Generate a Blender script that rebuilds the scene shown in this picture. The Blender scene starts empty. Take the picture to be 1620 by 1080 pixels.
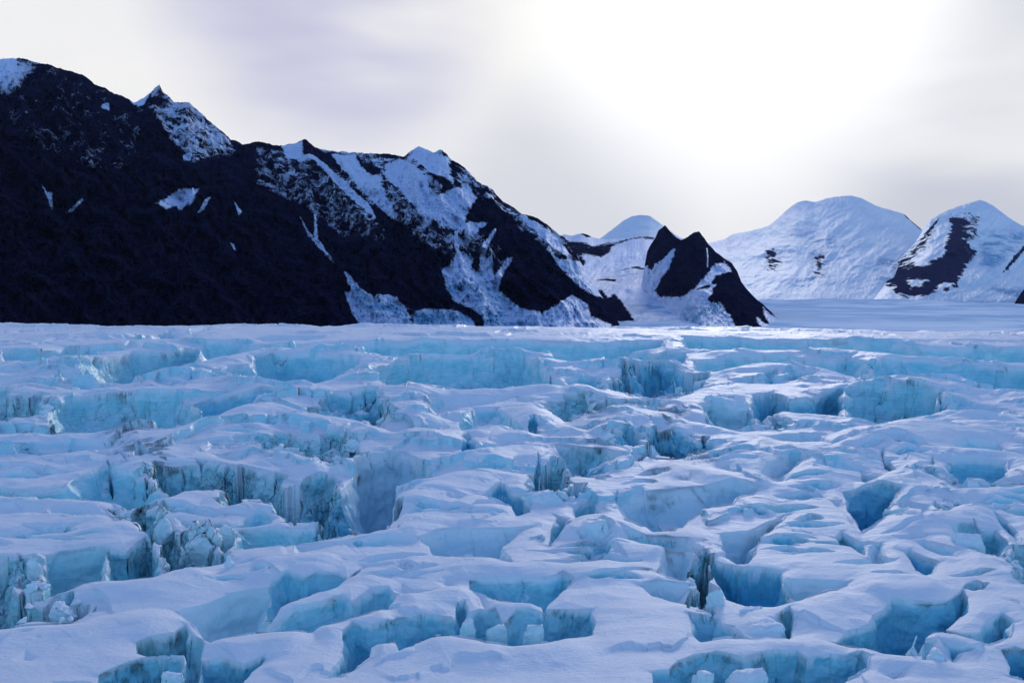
import bpy, math, random, time
import numpy as np
T0 = time.time()
def log(*a): print('[%.1fs]' % (time.time() - T0), *a)
F32 = np.float32
random.seed(7); RS = np.random.RandomState(11)

SKY_GREY = (.92, .92, .92); SKY_PALE = (1.0, .99, .95); SKY_LILAC = (.50, .50, .72); SKY_GLOW = (1.24, 1.24, 1.22); SKYK = .10
SKY_BACK = (.165, .295, .65); SKY_BEHIND = (.50, .88, 1.38)
SUN_E = 1.15
HAZE = .8e-5

# ------------------------------------------------------------------ camera model
FOC = 1400.0; CX, CY = 810.0, 540.0; HC = 53.0
PITCH = math.atan(140.0 / 1400.0)
cp, sp = math.cos(PITCH), math.sin(PITCH)
scene = bpy.context.scene
cam_d = bpy.data.cameras.new('camera'); cam = bpy.data.objects.new('camera', cam_d)
scene.collection.objects.link(cam); scene.camera = cam
cam_d.sensor_width = 36.0; cam_d.lens = 36.0 * FOC / 1620.0
cam_d.clip_start = 0.5; cam_d.clip_end = 60000.0
cam.location = (0, 0, HC); cam.rotation_euler = (math.pi / 2 - PITCH, 0, 0)

def ray(px, py):
    a = (np.asarray(px, dtype=np.float64) - CX) / FOC; b = (CY - np.asarray(py, dtype=np.float64)) / FOC
    return a, cp + b * sp, -sp + b * cp
def onplane(px, py, z=0.0):
    dx, dy, dz = ray(px, py); t = (z - HC) / dz
    return dx * t, dy * t
def atdist(px, py, Y):
    dx, dy, dz = ray(px, py); t = Y / dy
    return dx * t, Y + 0 * dx, HC + dz * t

# ------------------------------------------------------------------ noise
PERM = RS.permutation(256).astype(np.int32); PERM = np.concatenate([PERM, PERM, PERM])
GR = RS.normal(size=(256, 3)).astype(F32); GR /= np.linalg.norm(GR, axis=1, keepdims=True)
def perlin(x, y, z=None):
    x = np.asarray(x, dtype=F32); y = np.asarray(y, dtype=F32)
    z = np.zeros_like(x) if z is None else np.asarray(z, dtype=F32)
    xi = np.floor(x); yi = np.floor(y); zi = np.floor(z)
    xf = x - xi; yf = y - yi; zf = z - zi
    xi = xi.astype(np.int32) & 255; yi = yi.astype(np.int32) & 255; zi = zi.astype(np.int32) & 255
    u = xf * xf * xf * (xf * (xf * 6 - 15) + 10); v = yf * yf * yf * (yf * (yf * 6 - 15) + 10); w = zf * zf * zf * (zf * (zf * 6 - 15) + 10)
    def g(ox, oy, oz):
        h = PERM[PERM[PERM[xi + ox] + yi + oy] + zi + oz]
        gg = GR[h]
        return gg[..., 0] * (xf - ox) + gg[..., 1] * (yf - oy) + gg[..., 2] * (zf - oz)
    a = g(0,0,0); b = g(1,0,0); c = g(0,1,0); d = g(1,1,0)
    l0 = (a + u * (b - a)); l0 = l0 + v * ((c + u * (d - c)) - l0)
    a = g(0,0,1); b = g(1,0,1); c = g(0,1,1); d = g(1,1,1)
    l1 = (a + u * (b - a)); l1 = l1 + v * ((c + u * (d - c)) - l1)
    return (l0 + w * (l1 - l0)) * 1.6
def noise2(x, y, seed=0.0):
    return perlin(x + seed * 17.3, y - seed * 9.1, np.full_like(np.asarray(x, dtype=F32), seed * 3.7 + .37))
def fbm(x, y, z, octv, gain=.5, lac=2.03):
    s = 0; a = 1.0; f = 1.0; n = 0
    for i in range(octv):
        s = s + a * perlin(x * f + i * 7.7, y * f + i * 3.1, z * f + i * 1.9); n += a; a *= gain; f *= lac
    return s / n
def ridged(x, y, z, octv, gain=.5):
    s = 0; a = 1.0; f = 1.0; n = 0
    for i in range(octv):
        s = s + a * (1 - np.abs(perlin(x * f + i * 5.2, y * f + i * 2.3, z * f + i)) * 1.8); n += a; a *= gain; f *= 2.1
    return s / n
def worley(x, y, seed=0):
    """nearest cell: distance, facet value (tilted plane of the cell), random height"""
    xi = np.floor(x).astype(np.int32); yi = np.floor(y).astype(np.int32)
    best = np.full(x.shape, 9.0, F32); sec = best.copy(); hv = np.zeros(x.shape, F32)
    for oy in (-1, 0, 1):
        for ox in (-1, 0, 1):
            cx = xi + ox; cy = yi + oy
            h = PERM[PERM[(cx + seed) & 255] + (cy & 255)]
            px = cx + .5 + GR[h, 0] * .42; py = cy + .5 + GR[h, 1] * .42
            d = ((x - px) ** 2 + (y - py) ** 2).astype(F32)
            hh = GR[h, 2] + (x - px) * GR[(h * 7 + 3) & 255, 0] * .9 + (y - py) * GR[(h * 5 + 1) & 255, 1] * .9
            m = d < best
            sec = np.where(m, best, np.minimum(sec, d)); hv = np.where(m, hh, hv).astype(F32); best = np.where(m, d, best)
    return np.sqrt(best), np.sqrt(sec), hv
def sstep(a, b, x):
    t = np.clip((x - a) / (b - a), 0, 1); return t * t * (3 - 2 * t)
def poly_sd(X, Y, P, side=False):
    """signed distance, positive inside"""
    P = np.asarray(P, dtype=np.float64); Q = np.roll(P, -1, axis=0)
    best = np.full(X.shape, 1e18); ins = np.zeros(X.shape, bool); ny = np.zeros(X.shape)
    for (ax, ay), (bx, by) in zip(P, Q):
        ex, ey = bx - ax, by - ay; L = ex * ex + ey * ey + 1e-12
        t = np.clip(((X - ax) * ex + (Y - ay) * ey) / L, 0, 1)
        vy = Y - ay - t * ey
        d = (X - ax - t * ex) ** 2 + vy ** 2
        if side: ny = np.where(d < best, vy, ny)
        best = np.minimum(best, d)
        c = ((ay > Y) != (by > Y))
        if abs(by - ay) > 1e-12:
            ins ^= c & (X < ax + (Y - ay) * ex / (by - ay))
    r = np.where(ins, 1, -1) * np.sqrt(best)
    return (r, ny / (np.sqrt(best) + 1e-6)) if side else r

def grid_mesh(name, X, Y, Z, mat, attrs=None, flip=False):
    nr, nc = X.shape
    co = np.stack([X, Y, Z], -1).reshape(-1, 3).astype(F32)
    idx = np.arange(nr * nc, dtype=np.int32).reshape(nr, nc)
    a, b, c, d = idx[:-1, :-1], idx[:-1, 1:], idx[1:, 1:], idx[1:, :-1]
    q = np.stack([a, b, c, d] if not flip else [a, d, c, b], -1).reshape(-1)
    me = bpy.data.meshes.new(name); nf = len(q) // 4
    me.vertices.add(len(co)); me.vertices.foreach_set('co', co.reshape(-1))
    me.loops.add(len(q)); me.loops.foreach_set('vertex_index', q)
    me.polygons.add(nf); me.polygons.foreach_set('loop_start', np.arange(nf, dtype=np.int32) * 4)
    me.polygons.foreach_set('use_smooth', np.ones(nf, bool))
    me.update(calc_edges=True)
    for k, v in (attrs or {}).items():
        at = me.attributes.new(k, 'FLOAT', 'POINT'); at.data.foreach_set('value', np.ascontiguousarray(v, dtype=F32).reshape(-1))
    me.materials.append(mat)
    o = bpy.data.objects.new(name, me); scene.collection.objects.link(o)
    return o

# ------------------------------------------------------------------ node helpers
class NT:
    def __init__(s, name):
        s.m = bpy.data.materials.new(name); s.m.use_nodes = True; s.t = s.m.node_tree; s.t.nodes.clear()
    def n(s, typ, ins=None, **kw):
        nd = s.t.nodes.new(typ)
        for k, v in kw.items(): setattr(nd, k, v)
        for k, v in (ins or {}).items():
            sock = nd.inputs[k]
            if isinstance(v, bpy.types.NodeSocket): s.t.links.new(v, sock)
            else: sock.default_value = v
        return nd
    def math(s, op, a, b=0.0, clamp=False):
        nd = s.t.nodes.new('ShaderNodeMath'); nd.operation = op; nd.use_clamp = clamp
        for i, v in enumerate((a, b)):
            if isinstance(v, bpy.types.NodeSocket): s.t.links.new(v, nd.inputs[i])
            else: nd.inputs[i].default_value = v
        return nd.outputs[0]
    def mix(s, f, a, b, typ='MIX'):
        nd = s.t.nodes.new('ShaderNodeMix'); nd.data_type = 'RGBA'; nd.blend_type = typ
        for sock, v in ((nd.inputs[0], f), (nd.inputs[6], a), (nd.inputs[7], b)):
            if isinstance(v, bpy.types.NodeSocket): s.t.links.new(v, sock)
            else: sock.default_value = (*v, 1.0) if isinstance(v, tuple) and len(v) == 3 else v
        return nd.outputs[2]
    def ramp(s, f, lo, hi):
        nd = s.t.nodes.new('ShaderNodeMapRange'); nd.interpolation_type = 'SMOOTHSTEP'
        s.t.links.new(f, nd.inputs[0]); nd.inputs[1].default_value = lo; nd.inputs[2].default_value = hi
        return nd.outputs[0]
    def attr(s, name): return s.n('ShaderNodeAttribute', attribute_name=name).outputs['Fac']
    def noise(s, vec, scale, detail=4.0, rough=.55, dist=0.0):
        return s.n('ShaderNodeTexNoise', {'Vector': vec, 'Scale': scale, 'Detail': detail, 'Roughness': rough, 'Distortion': dist}).outputs['Fac']
    def scl(s, vec, sx, sy, sz):
        return s.n('ShaderNodeMapping', {'Vector': vec, 'Scale': (sx, sy, sz)}).outputs[0]

def ice_material(name, blocks=False):
    N = NT(name)
    geo = N.n('ShaderNodeNewGeometry'); P = geo.outputs['Position']
    nz = N.n('ShaderNodeSeparateXYZ', {'Vector': geo.outputs['Normal']}).outputs[2]
    if blocks:
        ice = N.math('MULTIPLY', N.ramp(nz, .80, .45), .55); deep = N.math('MULTIPLY', ice, .25); dirt = N.n('ShaderNodeValue').outputs[0]; dirt.default_value = .15
        slope = ice
    else:
        ice = N.attr('ice'); deep = N.attr('deep'); dirt = N.attr('dirt'); slope = N.ramp(nz, .88, .55)
    bare = N.math('MAXIMUM', N.math('MULTIPLY', ice, N.ramp(nz, .93, .70)), N.math('MULTIPLY', slope, .35))
    big = N.noise(P, .035, 3); mid = N.noise(P, .35, 5, .6); fin = N.noise(P, 2.6, 6, .62)
    snow = N.mix(mid, SNOW_A, SNOW_B)
    icec = N.mix(N.ramp(N.noise(P, .12, 5, .6, .6), .38, .66), ICE_A, ICE_B)
    # bedding of the ice: thin bands that follow height, warped
    warp = N.math('MULTIPLY', N.noise(P, .05, 3), 9.0)
    sx = N.n('ShaderNodeSeparateXYZ', {'Vector': P})
    h = N.math('ADD', sx.outputs[2], warp)
    band = N.n('ShaderNodeTexNoise', {'Vector': N.n('ShaderNodeCombineXYZ', {'X': N.math('MULTIPLY', sx.outputs[0], .03), 'Y': 0.0, 'Z': h}).outputs[0],
                                      'Scale': 1.3, 'Detail': 6.0, 'Roughness': .7}).outputs['Fac']
    icec = N.mix(N.math('MULTIPLY', N.ramp(band, .5, .64), .60), icec, ICE_PALE)
    icec = N.mix(N.math('MULTIPLY', N.ramp(band, .47, .36), .60), icec, ICE_DARKBAND)
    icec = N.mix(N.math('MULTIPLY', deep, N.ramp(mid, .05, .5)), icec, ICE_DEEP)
    # fracture lines across the bare ice
    wp = N.n('ShaderNodeVectorMath', {0: N.scl(P, 1, 1, .75), 1: N.n('ShaderNodeVectorMath', {0: N.n('ShaderNodeTexNoise', {'Vector': P, 'Scale': .22, 'Detail': 4.0}).outputs['Color'], 1: (5.0, 5.0, 5.0)}, operation='MULTIPLY').outputs[0]}, operation='ADD').outputs[0]
    ed = N.n('ShaderNodeTexVoronoi', {'Vector': wp, 'Scale': .21}, feature='DISTANCE_TO_EDGE').outputs['Distance']
    ed2 = N.n('ShaderNodeTexVoronoi', {'Vector': wp, 'Scale': .62}, feature='DISTANCE_TO_EDGE').outputs['Distance']
    frm = N.ramp(N.noise(P, .09, 4, .6), .45, .62)
    crk = N.math('MULTIPLY', N.math('MAXIMUM', N.ramp(ed, .035, .004), N.math('MULTIPLY', N.ramp(ed2, .05, .01), N.math('MAXIMUM', dirt, .25))), frm)
    crk = N.math('MULTIPLY', crk, N.math('ADD', N.math('MULTIPLY', dirt, 1.3), .10), True)
    icec = N.mix(N.math('MULTIPLY', crk, .75), icec, (.07, .20, .34))
    # dirt trapped in broken ice
    dn = N.noise(N.scl(P, 1, 1, 1.8), .40, 9, .76, .8); dn2 = N.noise(N.scl(P, 1, 1, 2.4), 1.9, 6, .7, .4)
    dm = N.math('MULTIPLY', dirt, N.ramp(N.math('ADD', N.math('MULTIPLY', dn, .6), N.math('MULTIPLY', dn2, .4)), .50, .62), True)
    dm = N.math('MULTIPLY', dm, N.ramp(dirt, .10, .55))
    base = N.mix(bare, snow, icec)
    base = N.mix(N.math('MULTIPLY', dm, .70), base, DIRT)
    faint = N.math('MULTIPLY', N.ramp(N.noise(P, .9, 7, .75), .60, .74), .22)
    base = N.mix(faint, base, DIRT2)
    # bump: sun cups and wind ripples on the snow, chipped faces on the ice
    rip = N.noise(N.scl(P, 1.0, 1.9, 1.0), 1.3, 6, .68)
    mic = N.noise(P, 5.5, 4, .6)
    bs = N.math('ADD', N.math('MULTIPLY', rip, .60), N.math('MULTIPLY', mic, .09))
    vor = N.n('ShaderNodeTexVoronoi', {'Vector': N.n('ShaderNodeVectorMath', {0: P, 1: N.n('ShaderNodeTexNoise', {'Vector': P, 'Scale': .6}).outputs['Color']}, operation='ADD').outputs[0], 'Scale': .8}, feature='F1').outputs['Distance']
    bi = N.math('ADD', N.math('MULTIPLY', N.noise(N.scl(P, 1, 1, 1.3), .7, 9, .66), .75), N.math('MULTIPLY', vor, N.math('ADD', N.math('MULTIPLY', dirt, .9), .15)))
    bi = N.math('SUBTRACT', bi, N.math('MULTIPLY', crk, .35))
    hgt = N.n('ShaderNodeMix', {0: bare, 2: bs, 3: bi}, data_type='FLOAT').outputs[0]
    bump = N.n('ShaderNodeBump', {'Height': hgt, 'Strength': .6, 'Distance': .65 if not blocks else .4})
    rough = N.n('ShaderNodeMix', {0: bare, 2: .52, 3: .38}, data_type='FLOAT').outputs[0]
    b = N.n('ShaderNodeBsdfPrincipled', {'Base Color': base, 'Roughness': rough, 'Specular IOR Level': N.n('ShaderNodeMix', {0: bare, 2: .22, 3: .6}, data_type='FLOAT').outputs[0], 'IOR': 1.31, 'Normal': bump.outputs[0]})
    o = N.n('ShaderNodeOutputMaterial', {'Surface': b.outputs[0]})
    return N.m

SNOW_A = (.76, .81, .90); SNOW_B = (.88, .90, .95)
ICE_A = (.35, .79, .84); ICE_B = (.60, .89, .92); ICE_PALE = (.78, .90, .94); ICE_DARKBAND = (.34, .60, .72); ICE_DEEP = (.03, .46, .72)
DIRT = (.22, .27, .38); DIRT2 = (.34, .38, .48)

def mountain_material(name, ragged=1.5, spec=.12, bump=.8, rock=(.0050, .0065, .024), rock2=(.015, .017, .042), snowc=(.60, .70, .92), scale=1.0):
    N = NT(name)
    geo = N.n('ShaderNodeNewGeometry'); P = geo.outputs['Position']
    P = N.scl(P, scale, scale * (.22 if scale == .5 else 1.0), scale)
    s = N.attr('snow'); sk = N.attr('speck'); bl = N.attr('blue')
    n1 = N.noise(P, .03, 10, .74, .5); n2 = N.noise(N.n('ShaderNodeMapping', {'Vector': P, 'Rotation': (0, math.radians(28), 0), 'Scale': (1.6, .6, .42)}).outputs[0], .024, 10, .76, .25)
    sm = N.ramp(N.math('ADD', s, N.math('MULTIPLY', N.math('SUBTRACT', n1, .5), ragged)), .46, .54)
    thr = N.math('SUBTRACT', .78, N.math('MULTIPLY', sk, .42))
    sp_ = N.ramp(N.math('SUBTRACT', N.math('ADD', N.math('MULTIPLY', n2, .6), N.math('MULTIPLY', n1, .4)), thr), -.01, .05)
    sp_ = N.math('MULTIPLY', sp_, N.math('ADD', .12, N.math('MULTIPLY', sk, .85)))
    sp_ = N.math('MULTIPLY', sp_, N.ramp(sk, .0, .1))
    snow_m = N.math('MAXIMUM', sm, sp_)
    rc = N.mix(N.ramp(N.noise(P, .02, 8, .7), .4, .65), rock, rock2)
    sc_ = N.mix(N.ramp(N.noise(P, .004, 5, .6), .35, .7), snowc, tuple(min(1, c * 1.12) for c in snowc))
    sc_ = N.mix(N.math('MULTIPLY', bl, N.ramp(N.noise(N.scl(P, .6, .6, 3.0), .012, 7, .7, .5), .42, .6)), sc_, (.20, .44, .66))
    base = N.mix(snow_m, rc, sc_)
    bmp = N.n('ShaderNodeBump', {'Height': N.noise(P, .03, 9, .7), 'Strength': bump, 'Distance': 22.0 / scale})
    b = N.n('ShaderNodeBsdfPrincipled', {'Base Color': base, 'Roughness': N.n('ShaderNodeMix', {0: snow_m, 2: .95, 3: .6}, data_type='FLOAT').outputs[0],
                                         'Specular IOR Level': N.math('MULTIPLY', snow_m, spec), 'Normal': bmp.outputs[0]})
    N.n('ShaderNodeOutputMaterial', {'Surface': b.outputs[0]})
    return N.m

# ------------------------------------------------------------------ traced plan of the crevasses
# each hole is the open mouth of one crevasse or basin, given where its far and near rims meet the snow surface
POLYS = [
# --- far left
('A','S',{'deep':.3},[(0,68),(90,66),(160,78),(200,90),(0,96)]),
('A','C',{},[(740,55),(800,48),(880,58),(950,85),(900,92),(780,80)]),
('A','C',{'deep':.1},[(1100,62),(1250,50),(1560,45),(1480,78),(1300,88),(1130,80)]),
('A','C',{'deep':.1},[(0,135),(80,130),(200,130),(320,110),(420,105),(540,108),(650,128),(540,150),(380,185),(330,205),(200,208),(60,190),(0,188)]),
('A','K',{},[(50,155),(62,150),(72,192),(58,190)]),
('A','C',{'dirt':.45},[(380,215),(540,180),(640,160),(790,150),(930,135),(945,150),(950,195),(880,225),(820,240),(690,290),(540,295),(380,298)]),
('A','R',{'k':1.2},[(550,230),(580,205),(640,215),(700,240),(760,225),(860,185),(885,210),(820,240),(690,288),(560,285)]),
('A','C',{'deep':.15},[(920,112),(1010,105),(1100,100),(1250,105),(1400,118),(1350,140),(1280,150),(1100,175),(960,195),(940,150)]),
('A','C',{},[(1380,105),(1500,95),(1620,90),(1620,150),(1540,145),(1400,130)]),
('A','C',{'deep':.4,'dirt':.3},[(1010,230),(1090,215),(1190,210),(1210,180),(1300,175),(1450,180),(1560,190),(1700,200),(1720,240),(1620,265),(1560,280),(1500,300),(1400,320),(1260,310),(1170,285),(1050,260)]),
('A','S',{},[(-300,262),(0,262),(300,235),(380,232),(380,298),(200,285),(0,290),(-300,300)]),
('A','S',{'deep':.4},[(230,305),(400,300),(540,308),(480,325),(300,340),(220,330)]),
('A','R',{},[(-400,330),(0,335),(60,345),(110,360),(190,375),(240,390),(240,490),(180,475),(60,500),(0,520),(-400,520)]),
('A','C',{'dirt':.4,'deep':.2},[(240,400),(340,375),(480,362),(600,358),(740,362),(850,365),(880,385),(900,400),(980,475),(940,490),(850,520),(700,530),(560,540),(420,540),(280,550),(240,520)]),
('A','K',{'k':1.6},[(350,400),(440,385),(440,430),(380,465),(350,440)]),
('A','K',{},[(580,372),(592,385),(555,435),(545,430)]),
('A','R',{'k':1.15},[(240,480),(340,450),(450,440),(600,470),(700,500),(640,535),(420,540),(280,550)]),
('A','D',{'deep':.7},[(900,395),(1000,370),(1150,372),(1330,360),(1310,385),(1200,415),(1100,445),(1040,475),(980,480),(930,440)]),
('A','H',{},[(860,318),(1000,325),(1150,325),(1240,318),(1100,335),(950,345)]),
('A','C',{'deep':.5},[(1270,478),(1320,465),(1380,472),(1390,485),(1330,492),(1275,492)]),
('A','C',{'dirt':.2},[(1440,420),(1520,408),(1640,400),(1640,475),(1540,465),(1440,455)]),
('A','S',{'deep':.5},[(-300,612),(0,602),(200,592),(400,582),(590,585),(530,605),(380,620),(200,630),(0,630),(-300,635)]),
('A','C',{'deep':.3,'w':2.2},[(-300,790),(0,780),(120,790),(200,790),(310,790),(340,750),(420,725),(510,690),(560,710),(660,740),(720,760),(800,830),(770,850),(700,880),(600,880),(540,860),(300,850),(0,832),(-300,830)]),
('A','K',{},[(508,685),(525,690),(548,760),(552,862),(535,862),(525,760)]),
('A','K',{'k':1.6},[(568,662),(600,672),(612,692),(590,690)]),
('A','R',{'deep':.35},[(740,700),(900,690),(1050,690),(1200,710),(1350,735),(1420,760),(1500,735),(1580,720),(1640,800),(1740,900),(1740,1020),(1560,970),(1380,965),(1330,900),(1260,862),(1180,850),(1100,880),(1070,840),(1030,800),(950,790),(870,800),(800,830),(730,760)]),
('A','S',{'deep':.4},[(1000,635),(1080,625),(1200,630),(1180,650),(1100,665),(1040,655)]),
('A','R',{'k':.7,'deep':.1},[(1200,590),(1300,548),(1440,540),(1560,560),(1660,600),(1700,640),(1640,690),(1500,680),(1400,650),(1330,640),(1250,620)]),
# --- far middle
('B','C',{'deep':.2},[(0,90),(200,88),(380,95),(540,88),(700,80),(900,78),(1100,90),(1250,85),(1400,75),(1530,70),(1530,130),(1300,150),(1230,190),(1150,215),(1060,190),(1000,170),(890,172),(700,170),(560,172),(380,188),(240,180),(120,165),(60,150),(0,140)]),
('B','K',{'k':1.5},[(360,98),(370,100),(345,185),(328,187)]),
('B','K',{'k':1.3,'dirt':0},[(635,100),(660,95),(655,165),(638,168)]),
('B','D',{},[(750,105),(860,95),(860,165),(750,168)]),
('B','K',{'k':1.4,'dirt':0},[(890,90),(906,90),(898,174),(884,174)]),
('B','D',{},[(1070,150),(1110,110),(1150,120),(1210,120),(1205,160),(1170,210),(1120,205),(1075,185)]),
('B','H',{},[(100,62),(500,58),(900,55),(1200,62),(800,70),(400,74),(100,72)]),
('B','C',{'dirt':.35,'deep':.2},[(130,240),(260,208),(400,192),(600,182),(800,176),(890,182),(910,212),(1000,260),(1060,300),(1040,325),(900,320),(700,324),(500,328),(300,330),(210,330),(190,280),(130,255)]),
('B','K',{},[(260,235),(300,222),(305,275),(330,290),(280,285)]),
('B','K',{'dirt':.1},[(615,215),(640,200),(638,250),(628,305),(616,300)]),
('B','C',{},[(1060,275),(1240,265),(1260,320),(1180,325),(1060,310)]),
('B','C',{'deep':.3},[(1255,150),(1450,140),(1480,165),(1540,150),(1640,145),(1640,212),(1500,216),(1380,220),(1280,240),(1240,210)]),
('B','K',{'dirt':.1,'k':1.4},[(1340,170),(1360,165),(1390,190),(1385,222),(1350,215)]),
('B','R',{'deep':.75,'dirt':.35,'k':1.1},[(1300,265),(1380,235),(1500,225),(1600,235),(1720,262),(1720,300),(1640,345),(1560,380),(1500,380),(1400,345),(1290,325),(1260,300)]),
('B','R',{'deep':.5,'dirt':.4},[(-60,378),(0,375),(150,380),(230,410),(180,500),(160,510),(90,490),(0,480),(-60,470)]),
('B','S',{},[(400,388),(600,375),(850,372),(700,395),(560,420),(480,440),(400,425)]),
('B','R',{'k':.9},[(900,395),(1050,378),(1200,378),(1330,385),(1400,378),(1480,388),(1500,440),(1380,440),(1290,425),(1200,450),(1080,470),(1040,450),(980,430)]),
('B','C',{'deep':.25},[(560,445),(640,415),(750,408),(770,440),(850,500),(890,540),(840,540),(760,490),(680,495),(600,510),(560,485)]),
('B','K',{'k':1.8,'dirt':0},[(885,482),(925,476),(938,545),(915,550),(890,545)]),
('B','C',{'deep':.5},[(320,512),(400,495),(470,490),(480,520),(440,535),(330,532)]),
('B','D',{'w':.6},[(570,560),(600,545),(645,600),(660,628),(640,635),(575,632)]),
('B','C',{'deep':.3},[(650,602),(700,600),(790,580),(800,600),(720,620),(655,628)]),
('B','C',{'deep':.25,'w':2.5,'dirt':.3},[(1000,600),(1120,612),(1250,640),(1340,670),(1270,690),(1210,720),(1150,745),(1080,750),(1060,700),(1020,650)]),
('B','C',{'deep':.5},[(1180,720),(1270,695),(1270,720),(1240,740),(1140,750),(1150,725)]),
('B','R',{'deep':.8,'dirt':.3,'k':1.1},[(1250,590),(1300,560),(1380,545),(1450,580),(1500,550),(1560,540),(1700,560),(1760,600),(1720,640),(1620,658),(1500,655),(1440,640),(1400,665),(1340,640),(1280,620)]),
('B','D',{'k':1.6},[(680,830),(760,785),(800,850),(860,860),(900,890),(820,880),(700,878)]),
('B','K',{'k':1.2,'dirt':0},[(930,675),(948,700),(935,760),(885,812),(868,802),(915,745)]),
('B','R',{'k':.9,'dirt':.5},[(952,690),(1000,655),(1050,690),(1070,760),(1130,830),(1000,850),(900,872),(870,830),(940,770)]),
('B','R',{'k':.8},[(-80,540),(0,535),(60,560),(100,620),(80,660),(0,690),(-80,680)]),
('B','S',{'deep':.55,'w':4.5,'k':1.15},[(60,690),(140,650),(240,630),(310,640),(400,700),(440,745),(330,790),(270,830),(250,970),(230,995),(60,1020),(-40,950),(0,800),(40,740)]),
('B','R',{'deep':.8,'dirt':.35,'k':1.1},[(-60,830),(60,800),(160,840),(240,880),(250,960),(225,1000),(60,1020),(-90,990)]),
# --- far right
('C','C',{'deep':.1},[(0,56),(250,55),(500,70),(700,86),(900,98),(1150,116),(1400,112),(1640,108),(1900,110),(1900,205),(1620,205),(1450,200),(1300,195),(1120,190),(960,170),(860,145),(740,155),(560,155),(350,150),(200,145),(60,135),(0,135)]),
('C','K',{'k':1.3,'dirt':0},[(1300,150),(1318,145),(1345,200),(1325,200)]),
('C','H',{},[(640,68),(900,70),(1200,70),(1700,72),(1700,90),(1400,95),(1150,98),(900,86)]),
('C','C',{'deep':.15},[(50,190),(200,175),(400,178),(600,188),(720,192),(780,182),(860,202),(900,215),(870,240),(840,290),(800,262),(600,236),(450,235),(250,240),(150,250),(60,240)]),
('C','K',{},[(262,185),(272,190),(266,240),(256,238)]),
('C','K',{},[(180,215),(195,215),(205,245),(170,248)]),
('C','C',{'deep':.35},[(880,238),(960,208),(1150,208),(1350,213),(1620,225),(1900,240),(1900,350),(1620,345),(1480,340),(1440,320),(1300,300),(1160,295),(1000,295),(870,300),(838,300),(850,260)]),
('C','K',{'k':1.3},[(1225,245),(1243,245),(1250,290),(1236,290)]),
('C','K',{'k':1.2,'dirt':0},[(1355,240),(1366,245),(1362,285),(1345,300)]),
('C','D',{},[(-20,275),(40,285),(100,290),(95,320),(40,345),(-10,355)]),
('C','K',{'k':1.4},[(100,440),(125,480),(150,520),(130,518),(100,475)]),
('C','C',{'deep':.3},[(385,265),(450,262),(450,295),(390,300)]),
('C','K',{'dirt':0},[(500,266),(560,264),(640,272),(560,282),(505,284)]),
('C','C',{'deep':.75,'dirt':.35},[(330,345),(420,338),(470,352),(520,378),(600,373),(680,332),(740,325),(765,325),(765,452),(720,455),(600,450),(500,445),(430,440),(400,480),(420,508),(350,500),(330,420)]),
('C','R',{'deep':.6,'k':1.3},[(560,400),(640,380),(740,400),(750,445),(600,448)]),
('C','C',{'deep':.2},[(775,330),(900,332),(1140,352),(1225,362),(1215,420),(1170,470),(1030,490),(940,495),(880,495),(800,460),(775,455)]),
('C','K',{'k':1.2},[(1085,400),(1100,398),(1060,450),(1010,492),(980,492),(1020,450)]),
('C','K',{'k':1.7},[(1215,362),(1232,365),(1262,438),(1222,442)]),
('C','C',{'deep':.3},[(1270,372),(1400,388),(1560,412),(1640,422),(1640,438),(1400,428),(1300,438),(1270,430)]),
('C','K',{'k':2.0},[(1470,340),(1500,325),(1550,312),(1588,294),(1580,322),(1540,346),(1490,347)]),
('C','C',{'dirt':.5,'w':2},[(90,440),(200,400),(290,380),(330,440),(370,505),(300,515),(200,520),(150,520)]),
('C','R',{'k':1},[(395,440),(460,470),(500,500),(460,515),(400,512)]),
('C','S',{'deep':.3},[(400,560),(480,540),(560,535),(640,540),(700,570),(720,590),(660,590),(500,582)]),
('C','S',{'deep':.4,'k':1.2},[(370,742),(400,700),(520,655),(640,635),(720,630),(600,670),(520,710),(470,750),(420,752)]),
('C','D',{'k':2.2,'w':.7},[(945,622),(960,650),(1000,690),(1045,722),(1010,728),(950,705),(938,660)]),
('C','D',{'k':2.2,'w':.7},[(845,712),(880,732),(945,735),(930,755),(870,775),(848,755)]),
('C','K',{'k':1.6},[(1160,695),(1185,645),(1215,685),(1190,697)]),
('C','K',{'k':1.4},[(1110,612),(1150,605),(1120,635)]),
('C','K',{'k':1.4},[(1045,667),(1080,640),(1065,670)]),
('C','C',{'deep':.5,'dirt':.2},[(1255,655),(1400,655),(1550,668),(1540,730),(1480,760),(1400,740),(1340,760),(1270,740),(1250,700)]),
('C','R',{'k':.9},[(1170,710),(1270,745),(1400,755),(1560,735),(1640,740),(1640,790),(1480,800),(1400,820),(1310,812),(1260,785)]),
('C','C',{'deep':.2},[(1280,590),(1350,570),(1500,575),(1560,600),(1640,618),(1580,622),(1400,614),(1300,608)]),
('C','R',{'deep':.5,'k':.9,'dirt':.3},[(-30,585),(30,600),(80,600),(50,635),(-30,655)]),
('C','H',{'k':.6},[(880,490),(1200,470),(1500,480),(1620,500),(1400,540),(1100,530)]),
# --- near left
('D','S',{'deep':.5},[(-300,90),(0,88),(120,85),(215,105),(215,135),(120,138),(0,142),(-300,145)]),
('D','S',{},[(230,122),(350,118),(500,125),(500,138),(350,138),(230,136)]),
('D','R',{'k':1.2},[(500,110),(540,90),(610,150),(570,180),(540,182),(530,140)]),
('D','R',{'k':.9,'dirt':1.0},[(620,130),(700,110),(780,140),(830,190),(860,215),(940,190),(1040,215),(1050,300),(1050,350),(980,370),(860,400),(800,410),(760,340),(740,300),(720,230),(660,180)]),
('D','C',{'deep':.2,'n':.6,'dirt':.0},[(210,320),(290,300),(420,288),(500,285),(500,452),(420,455),(300,500),(210,540),(200,420)]),
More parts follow.
